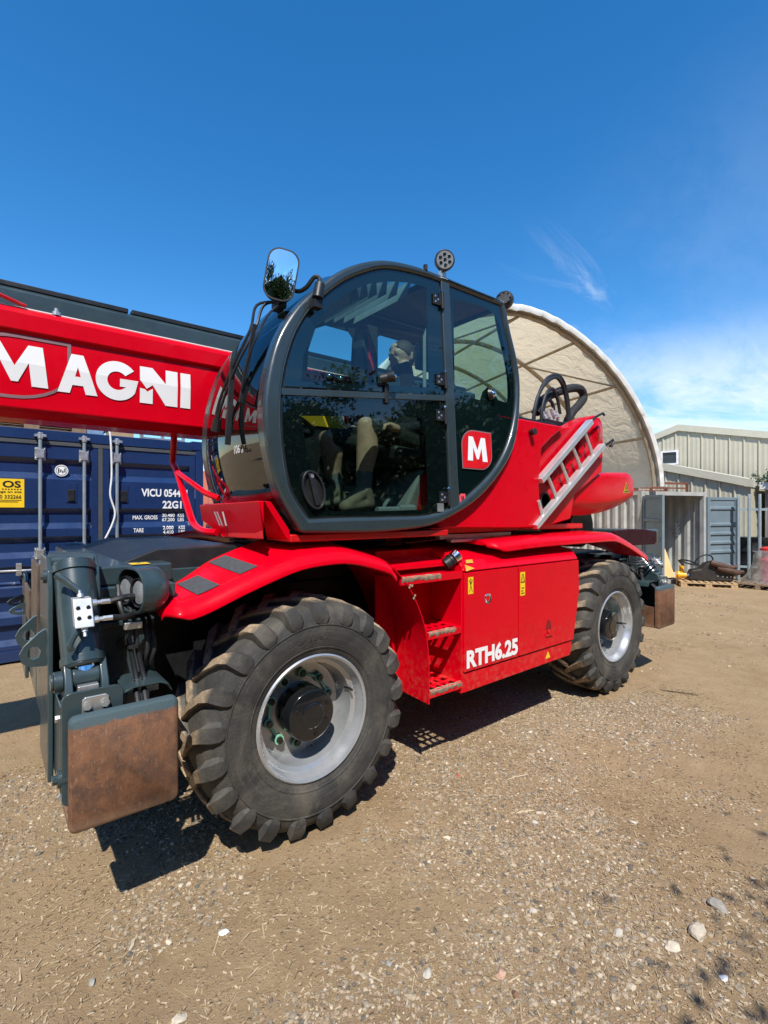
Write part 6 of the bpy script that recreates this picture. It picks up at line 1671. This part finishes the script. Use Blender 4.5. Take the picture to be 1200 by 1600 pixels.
# far side: dark wall with two windows
w1 = [(.47, 2.30), (.84, 2.30), (.84, 2.96), (.80, 3.0), (.60, 3.0), (.52, 2.96), (.47, 2.80)]; w2 = [(1.03, 2.30), (1.68, 2.30), (1.72, 2.5), (1.66, 2.9), (1.58, 3.04), (1.10, 3.04), (1.03, 2.98)]
w0 = [(-.10, 1.75), (.80, 1.75), (.80, 2.24), (-.10, 2.24)]
mb = MB(); mb.flat([shrink(DI, (.8, 2.4), .995), w1, w2], lambda a, b: (a, .03, b)); mb.map(FAR); fw = mb.build('far_wall', INTER, cab)
for w in (w1, w2):
    mb = MB(); mb.flat([shrink(w, (sum(p[0] for p in w)/len(w), sum(p[1] for p in w)/len(w)), 1.03)], lambda a, b: (a, .022, b)); mb.map(FAR); mb.build('far_window', glass_mat('far_glass_%d' % len(MATS), (.74, .86, .84)), fw)
mb = MB(); mb.box((.86, .78, 1.65), (1.0, .92, 3.05)); mb.build('far_pillar', INTER, cab, .01)
# sunblind slats under the skylight
for k in range(7):
    i = 33 + k*2; x, z = DO[i]; d = Vector((x - .8, z - 2.4)).normalized()
    x, z = x - d.x*.06, z - d.y*.06; tx, tz = -d.y, d.x
    mb = MB(); a = (x + tx*.02 - d.x*.105, z + tz*.02 - d.y*.105); b = (x - tx*.012, z - tz*.012)
    mb.add([(a[0], .24, a[1]), (b[0], .24, b[1]), (b[0], .84, b[1]), (a[0], .84, a[1])] + [(a[0] - d.x*.006, .24, a[1] - d.y*.006), (b[0] - d.x*.006, .24, b[1] - d.y*.006), (b[0] - d.x*.006, .84, b[1] - d.y*.006), (a[0] - d.x*.006, .84, a[1] - d.y*.006)], [(0,1,2,3), (4,7,6,5), (0,4,5,1), (1,5,6,2), (2,6,7,3), (3,7,4,0)])
    mb.build('sunblind_slat', INTERL, cab)
# seat, console, steering wheel, levers
seat = MB(); seat.hexa([(.80, .32, 1.98), (1.28, .32, 1.94), (1.28, .80, 1.94), (.80, .80, 1.98)], [(.78, .32, 2.10), (1.28, .32, 2.06), (1.28, .80, 2.06), (.78, .80, 2.10)]); se = seat.build('seat', INTER, cab, .04, 3)
mb = MB(); mb.hexa([(1.22, .34, 2.02), (1.34, .34, 2.02), (1.34, .78, 2.02), (1.22, .78, 2.02)], [(1.36, .38, 2.62), (1.45, .38, 2.62), (1.45, .74, 2.62), (1.36, .74, 2.62)]); mb.build('backrest', INTER, se, .035, 3)
mb = MB(); mb.box((1.38, .47, 2.66), (1.46, .65, 2.84)); mb.build('headrest', INTER, se, .03, 3)
mb = MB(); mb.hexa([(.86, .34, 1.63), (1.30, .34, 1.63), (1.30, .78, 1.63), (.86, .78, 1.63)], [(1.0, .30, 1.94), (1.40, .30, 1.94), (1.40, .80, 1.94), (1.0, .80, 1.94)]); mb.build('seat_base', INTERL, se, .03, 3)
mb = MB(); mb.box((.62, .84, 1.65), (1.15, .92, 2.24)); mb.box((.30, .80, 1.9), (.70, .90, 2.36)); co = mb.build('console', INTER, cab, .02)
mb = MB(); mb.box((.34, .785, 2.245), (.69, .7985, 2.345)); mb.build('yellow_label', YEL, co)
mb = MB(); mb.tube([(.02, .58, 1.63), (.05, .58, 2.0), (.08, .58, 2.16)], [.06, .05, .035], 12); stc = mb.build('steering_column', INTER, cab)
mb = MB(); ctr = Vector((.10, .58, 2.20)); ax = Vector((.35, 0, .94)); e1 = Vector((0, 1, 0)); e2 = ax.cross(e1).normalized(); mb.tube([ctr + e1*.19*math.cos(2*PI*k/32) + e2*.19*math.sin(2*PI*k/32) for k in range(32)], .014, 8, closed=True)
for k in range(3): a = 2*PI*k/3 + .5; mb.tube([ctr, ctr + e1*.19*math.cos(a) + e2*.19*math.sin(a)], .011, 6)
mb.build('steering_wheel', BLACK, stc)
mb = MB(); mb.box((-.05, .35, 1.95), (.12, .8, 2.15)); mb.build('dashboard', INTER, cab, .04, 3)
for x in (.25, .33):
    mb = MB(); mb.tube([(x, .30, 2.30), (x, .30, 2.42)], .012, 8); mb.sphere((x, .30, 2.436), .028, 12, 8); k_ = mb.build('lever', BLACK, cab)
    mb = MB(); mb.sphere((x - .004, .285, 2.44), .016, 10, 8); mb.build('lever_cap', CHROME, k_)
mb = MB(); mb.box((.90, .76, 2.66), (.945, .78, 2.88)); mb.tube([(.92, .765, 2.86), (.90, .765, 2.95)], .012, 6); mb.build('safety_hammer', REDP, cab, .005)
mb = MB(); mb.tube([(.93, .20, 2.36), (.93, .20, 2.80), (.955, .20, 2.86)], .012, 8); mb.build('grab_rail', INTERL, cab)
for i in range(12):  # door glass reflection of a fence, shaped as solid bars
    mb = MB(); x = .22 + i*.062; mb.box((x, .80, 1.64), (x + .022, .82, 1.86)); mb.build('mirrored_fence_bar', INTER, cab)
mb = MB(); mb.box((.2, .79, 1.79), (.98, .80, 1.84)); mb.build('kick_rail', INTERL, cab)
mb = MB(); mb.tube([(.55, .22, 1.66), (.80, .22, 1.665)], .022, 10); mb.tube([(.72, .22, 1.665), (.85, .22, 1.67)], .03, 10); mb.build('damper', INTERL, cab)
mb = MB(); mb.box((1.38, .72, 2.80), (1.56, .80, 3.02)); mb.build('monitor', INTER, cab, .02)
# lower front shell of the cab and its bumper
mb = MB(); mb.loft([[(-.09, y, 1.50), (-.16, y, 1.52), (-.255, y, 1.66), (-.262, y, 1.70), (-.20, y, 1.70), (-.10, y, 1.56)] if y > .2 else [(-.09, y, 1.50), (-.115, y, 1.515), (-.225, y, 1.685), (-.235, y, 1.705), (-.20, y, 1.70), (-.10, y, 1.56)] for y in (.115, .16, .60, .88, .92)]); mb.build('front_shell', RED, cab, .004)
mb = MB(); mb.box((-.10, .10, 1.495), (1.05, 1.0, 1.535)); mb.build('cab_base', REDD, cab, .008)
mb = MB()
sh_ = [(.125, 1.705), (.90, 1.692), (.86, 1.60), (.66, 1.505), (.12, 1.515)]
mb.add([(-.265 - .03*(y > .5), y, z) if z > 1.55 else (-.225, y, z) for y, z in sh_] + [(-.235, y, z) for y, z in sh_], [(0, 1, 2, 3, 4), (9, 8, 7, 6, 5)] + [(i, i + 5, (i+1) % 5 + 5, (i+1) % 5) for i in range(5)])
bp_ = mb.build('bumper', RED, cab, .006)
mb = MB()
for k, (a, b) in enumerate(((.64, .585), (.60, .545), (.545, .49))): mb.add([(-.2945 + .012*(a < .55), a, 1.652), (-.2945 + .012*(a < .55), a - .022, 1.652), (-.284, b - .022, 1.575), (-.284, b, 1.575)], [(0, 1, 2, 3)])
mb.map(lambda x, y, z: (x - .006, y, z)); mb.build('emblem', SILV, bp_, smooth=False)
mb = MB(); mb.tube(smooth_path([(-.30, 1.40, 2.24), (-.30, 1.42, 2.10), (-.30, 1.435, 1.99), (-.30, 1.335, 1.92), (-.30, 1.10, 1.67), (-.30, .98, 1.57), (-.30, .80, 1.535), (-.26, .70, 1.53)], 3), .022, 10); mb.build('guard_tube', RED, cab)
mb = MB(); mb.tube([(-.30, 1.34, 1.92), (-.30, .78, 1.762), (-.25, .70, 1.73)], .017, 10); mb.build('guard_stay', RED, cab)
# wipers
for pts, y_ in (([(-.075, .27, 2.785), (-.12, .30, 2.75), (-.185, .26, 2.60), (-.262, .33, 2.40), (-.295, .44, 2.22), (-.297, .49, 2.14)], 0), ([(-.075, .27, 2.785), (-.14, .34, 2.76), (-.20, .29, 2.60), (-.272, .36, 2.40), (-.302, .47, 2.22), (-.300, .50, 2.13)], 1), ([(-.085, .24, 2.76), (-.15, .17, 2.66), (-.225, .14, 2.53), (-.262, .18, 2.40), (-.275, .22, 2.27)], 2)):
    pts = [(a - .035*min(1, i), b, c) for i, (a, b, c) in enumerate(pts)]
    mb = MB(); mb.tube(smooth_path(pts, 5), .0075 if y_ < 2 else .006, 7); wa = mb.build('wiper_arm', BLACK, cab)
    if y_ == 1:
        mb = MB(); mb.tube([(-.333, .49, 2.155), (-.335, .515, 2.09)], [.022, .026], 10); mb.build('wiper_joint', BLACK, wa)
        mb = MB(); mb.bar((-.300, .36, 2.44), (-.328, .36, 2.00), .012, .03, up=(-1, 0, 0)); mb.build('wiper_blade', BLACK, wa, .003)
    if y_ == 2: mb = MB(); mb.bar((-.250, .20, 2.60), (-.307, .24, 2.20), .010, .022, up=(-1, 0, 0)); mb.build('wiper_blade', BLACK, wa, .003)
mb = MB(); mb.box((-.10, .23, 2.74), (-.05, .33, 2.83)); mb.build('wiper_motor', BLACK, cab, .012)
# mirror on its arm
mc = Vector((-.105, .195, 2.890)); mn = Vector((-.42, -.90, -.05)).normalized(); mu = Vector((.16, -.07, .98)); mu = (mu - mn*mu.dot(mn)).normalized(); ms = mu.cross(mn).normalized()
shape = [(ms_ , mu_) for ms_, mu_ in rrect(-.082, -.135, .082, .135, .062, 6)]
mb = MB(); fr = [mc + ms*a + mu*b for a, b in shape]; bk_ = [mc + ms*a*.9 + mu*b*.94 - mn*.045 for a, b in shape]; fr0 = [mc + ms*a + mu*b + mn*.006 for a, b in shape]; fr1 = [mc + ms*a*.90 + mu*b*.94 + mn*.006 for a, b in shape]
mb.loft([[tuple(p) for p in l] for l in (bk_, fr, fr0, fr1)]); mi_ = mb.build('mirror', BLACK, cab, ang=40)
mb = MB()
gv = []; 
for s in (1.0, .66, .33): gv.append([tuple(mc + ms*a*.90*s + mu*b*.94*s + mn*(.0065 + .006*(1 - s*s))) for a, b in shape])
gv.append([tuple(mc + mn*.0125)]*len(shape)); mb.loft(gv, caps=False); mb.build('mirror_glass', MIRR, mi_, ang=60)
mb = MB(); mb.tube(smooth_path([(mc + ms*.05 + mu*-.04 - mn*.04), (mc + ms*.10 + mu*-.035 - mn*.06), (.03, .17, 2.855), (.055, .13, 2.90), (.075, .11, 2.89), (.062, .085, 2.80), (.045, .085, 2.74)], 5), .012, 8); mb.tube([(.060, .08, 2.85), (.045, .08, 2.77)], [.026, .030], 12); mb.box((.02, .07, 2.72), (.07, .12, 2.76)); mb.build('mirror_arm', BLACK, cab, .003)
# work lights
def worklight(c, n, rot=0):
    c = Vector(c); n = Vector(n).normalized()
    mb = MB(); mb.tube([c - n*.05, c - n*.035, c, c + n*.006], [.045, .066, .070, .068], 24); 
    for k in range(8): a = 2*PI*k/8; u_ = n.orthogonal().normalized(); v_ = n.cross(u_); q = c - n*.045 + (u_*math.cos(a) + v_*math.sin(a))*.045; mb.tube([q, q - n*.012], .008, 5)
    wl_ = mb.build('work_light', BLACK, cab, .002)
    mb = MB(); mb.tube([c + n*.006, c + n*.008], .058, 24); mb.build('lens', pm('lamp_grey', (.42, .43, .44), .15, metal=.5) if 'lamp_grey' not in MATS else MATS['lamp_grey'], wl_)
    mb = MB(); u_ = n.orthogonal().normalized(); v_ = n.cross(u_)
    for k in range(7):
        q = c + n*.0085 + ((u_*math.cos(2*PI*k/6) + v_*math.sin(2*PI*k/6))*.035 if k < 6 else Vector())
        mb.tube([q, q + n*.002], [.014, .012], 10)
    mb.build('led', CHROME, wl_)
    mb = MB(); mb.bar(c + Vector((0, .02, -.06)) - n*.02, c + Vector((.015, .03, -.15)) - n*.02, .05, .03, up=(0, 1, 0)); mb.build('bracket', ALU, wl_, .003)
worklight((1.135, .215, 3.375), (-.55, -.80, -.15))
worklight((1.80, .22, 3.275), (.75, .45, -.1))
mb = MB(); mb.tube([(.90, .16, 3.21), (.90, .16, 3.245)], .014, 8); mb.build('roof_bolt', DARK, cab)

# ================================================================== the driver
caps = []      # (tag, p0, r0, p1, r1)
def cap(tag_, p0, r0, p1, r1): caps.append((tag_, Vector(p0), r0, Vector(p1), r1))
SK, SHIRT, SHORT, BOOT, SOCK = 0, 1, 2, 3, 4
HX, HY, HZ = 1.095, .62, 2.785
cap(SHIRT, (1.14, .50, 2.14), .155, (1.14, .60, 2.14), .155); cap(SHIRT, (1.14, .55, 2.18), .150, (1.14, .55, 2.42), .160)
cap(SHIRT, (1.13, .42, 2.50), .085, (1.13, .68, 2.50), .085); cap(SHIRT, (1.13, .55, 2.42), .145, (1.115, .55, 2.52), .085)
cap(SK, (1.105, .55, 2.54), .056, (1.07, .55, 2.70), .052)
cap(SK, (HX + .02, HY, HZ + .035), .098, (HX, HY, HZ + .03), .092); cap(SK, (HX - .005, HY, HZ - .02), .080, (HX - .03, HY, HZ - .075), .055)
cap(SK, (HX - .045, HY, HZ - .03), .055, (HX - .055, HY, HZ - .085), .034); cap(SK, (HX - .072, HY, HZ + .03), .026, (HX - .060, HY, HZ + .072), .038)
cap(SK, (HX - .088, HY, HZ + .02), .012, (HX - .112, HY, HZ - .018), .015); cap(SK, (HX - .098, HY, HZ - .020), .016, (HX - .098, HY, HZ - .022), .016)
cap(SK, (HX - .083, HY - .012, HZ - .055), .010, (HX - .083, HY + .012, HZ - .055), .010)
for s in (-1, 1):
    cap(SK, (HX + .015, HY + s*.088, HZ + .028), .016, (HX + .02, HY + s*.090, HZ - .015), .011)
    cap(SK, (HX - .074, HY + s*.034, HZ + .024), .020, (HX - .074, HY + s*.034, HZ + .034), .020)
# legs
for (hip, knee, ankle, toe) in (((1.10, .45, 2.13), (.585, .385, 2.205), (.585, .40, 1.80), (.40, .39, 1.675)), ((1.10, .66, 2.13), (.475, .68, 2.145), (.57, .70, 1.83), (.42, .71, 1.70))):
    hip, knee, ankle, toe = map(Vector, (hip, knee, ankle, toe))
    m_ = hip.lerp(knee, .88)
    cap(SHORT, hip, .100, m_, .082); cap(SK, m_, .068, knee, .054)
    c1 = knee.lerp(ankle, .33) + Vector((.022, 0, 0)); cap(SK, knee, .056, c1, .076); c2 = knee.lerp(ankle, .72); cap(SK, c1, .076, c2, .054); cap(SOCK, c2, .054, ankle, .052)
    heel = ankle + Vector((.035, 0, -.095)); cap(BOOT, ankle + Vector((0, 0, .0)), .052, heel, .045); cap(BOOT, heel, .042, toe + Vector((.03, 0, .01)), .042); cap(BOOT, ankle + Vector((-.01, 0, -.02)), .05, toe + Vector((.05, 0, .02)), .042)
# arms reaching for the levers
for s, el, wr in ((-1, (1.06, .30, 2.24), (.80, .33, 2.20)), (1, (1.06, .82, 2.26), (.80, .76, 2.24))):
    sh = Vector((1.13, .55 + s*.20, 2.49)); el = Vector(el); wr = Vector(wr)
    cap(SHIRT, sh, .066, sh.lerp(el, .55), .055); cap(SHIRT, sh.lerp(el, .55), .052, el, .047); cap(SHIRT, el, .047, wr, .036)
    pl = wr + Vector((-.05, 0, .005)); cap(SK, wr, .028, pl, .032)
    for k in range(4):
        b = pl + Vector((-.03, (k - 1.5)*.019, .012)); L1 = (.034, .038, .036, .028)[k]
        j = b + Vector((-L1, 0, -.010)); cap(SK, pl + Vector((-.01, (k - 1.5)*.016, .005)), .012, b, .0095); cap(SK, b, .0095, j, .009); e_ = j + Vector((-.010, 0, -.028)); cap(SK, j, .009, e_, .0085)
    tb = wr + Vector((-.025, -s*.030, .0)); cap(SK, tb, .013, tb + Vector((-.035, -s*.012, -.008)), .0105); cap(SK, tb + Vector((-.035, -s*.012, -.008)), .0105, tb + Vector((-.062, -s*.004, -.018)), .009)
for i_, (tg, p0, r0, p1, r1) in enumerate(caps):      # upper body sits a little back and inboard
    if tg in (SHIRT,) or (tg == SK and min(p0.z, p1.z) > 2.5 and abs(p0.x - HX) > .004 and p0.y == .55):
        caps[i_] = (tg, p0 + Vector((.045, .06, .01)), r0, p1 + Vector((.045, .06, .01)), r1)
bm = bmesh.new()
def add_capsule(bm, p0, r0, p1, r1):
    d = p1 - p0; L = d.length; d = d.normalized() if L > 1e-6 else Vector((0, 0, 1)); u = d.orthogonal().normalized(); w = d.cross(u); rings = []
    for (c, r, a0, a1) in ((p0, r0, -90, 0), (p1, r1, 0, 90)):
        for k in range(5):
            a = R(a0 + (a1 - a0)*k/4); rr = max(r*math.cos(a), r*.02); cc = c + d*r*math.sin(a)
            rings.append([bm.verts.new(cc + (u*math.cos(2*PI*j/14) + w*math.sin(2*PI*j/14))*rr) for j in range(14)])
    for a, b in zip(rings, rings[1:]):
        for j in range(14): bm.faces.new((a[j], a[(j+1) % 14], b[(j+1) % 14], b[j]))
    bm.faces.new(rings[0][::-1]); bm.faces.new(rings[-1])
for (_, p0, r0, p1, r1) in caps: add_capsule(bm, p0, r0, p1, r1)
me = bpy.data.meshes.new('body'); bm.to_mesh(me); bm.free()
tmp = bpy.data.objects.new('body_tmp', me); COL.objects.link(tmp)
rm = tmp.modifiers.new('r', 'REMESH'); rm.mode = 'VOXEL'; rm.voxel_size = .0065
sm = tmp.modifiers.new('s', 'SMOOTH'); sm.factor = .5; sm.iterations = 8
bm_ = bpy.data.meshes.new_from_object(tmp.evaluated_get(bpy.context.evaluated_depsgraph_get()))
bpy.data.objects.remove(tmp)
co = np.empty(len(bm_.vertices)*3); bm_.vertices.foreach_get('co', co); co = co.reshape(-1, 3)
cen = np.empty(len(bm_.polygons)*3); bm_.polygons.foreach_get('center', cen); cen = cen.reshape(-1, 3)
best = np.full(len(cen), 1e9); tagv = np.zeros(len(cen), np.int32)
for (tg, p0, r0, p1, r1) in caps:
    a = np.array(p0); b = np.array(p1); ab = b - a; t = np.clip(((cen - a) @ ab)/max(ab @ ab, 1e-9), 0, 1)
    dd_ = np.linalg.norm(cen - (a + t[:, None]*ab), axis=1) - (r0 + (r1 - r0)*t)
    k = dd_ < best; best[k] = dd_[k]; tagv[k] = tg
# a cropped beard and hair line belong to the skin surface as darker material
hx = cen - np.array([HX, HY, HZ])
head = (tagv == SK) & (np.abs(hx[:, 2]) < .2) & (np.abs(hx[:, 1]) < .13) & (np.abs(hx[:, 0]) < .16)
beard = head & (hx[:, 2] < -.055 + .30*(hx[:, 0] + .06)) & (hx[:, 2] > -.135) & (hx[:, 0] < .012)
tagv[beard] = 5
SKINM = pm('skin', (.50, .31, .21), .5, var=.14, vscale=25, spec=.35)
PM = [SKINM, pm('navy_shirt', (.012, .015, .022), .85, var=.2, bump=.3, bscale=90), pm('dark_shorts', (.020, .024, .022), .85, var=.2, bump=.4, bscale=60), pm('khaki_boot', (.21, .19, .13), .8, var=.2, vscale=20, bump=.3), pm('grey_sock', (.16, .17, .17), .9), pm('beard', (.11, .06, .036), .85, var=.3, vscale=120, bump=.6, bscale=300)]
for m in PM: bm_.materials.append(m)
bm_.polygons.foreach_set('material_index', tagv); bm_.polygons.foreach_set('use_smooth', np.ones(len(cen), bool)); bm_.update()
body = bpy.data.objects.new('person', bm_); COL.objects.link(body); bm_.name = 'person'
WP[body.name] = Vector((0, 0, 0))
tag(body, 'bearded driver in dark top and shorts sitting in the cab facing the windscreen', 'person')
# short hair cap as child
mb = MB(); v = []; f = []
for i in range(9):
    t = R(8 + i*11.5)
    for k in range(24):
        a = 2*PI*k/24; x, y, z = math.sin(t)*math.cos(a), math.sin(t)*math.sin(a), math.cos(t)
        front = max(0, -x)
        zz = max(z, -.42 + .86*front**1.2)
        v.append((HX + .012 + x*.104, HY + y*.1, HZ + .036 + zz*.106))
for i in range(8):
    for k in range(24): f.append((i*24 + k, i*24 + (k+1) % 24, (i+1)*24 + (k+1) % 24, (i+1)*24 + k))
f.append(tuple(range(24))); mb.add(v, f); h_ = mb.build('hair', pm('brown_hair', (.055, .032, .020), .6, var=.3, vscale=90, bump=.8, bscale=250), body, ang=70)
for s in (-1, 1):
    mb = MB(); mb.sphere((HX - .092, HY + s*.034, HZ + .030), (.004, .008, .005), 10, 8); mb.build('eye', pm('eye_%d' % s, (.16, .13, .11), .3), body)
    mb = MB(); mb.sphere((HX - .095, HY + s*.034, HZ + .030), (.003, .005, .005), 8, 6); mb.build('iris', BLK, body)
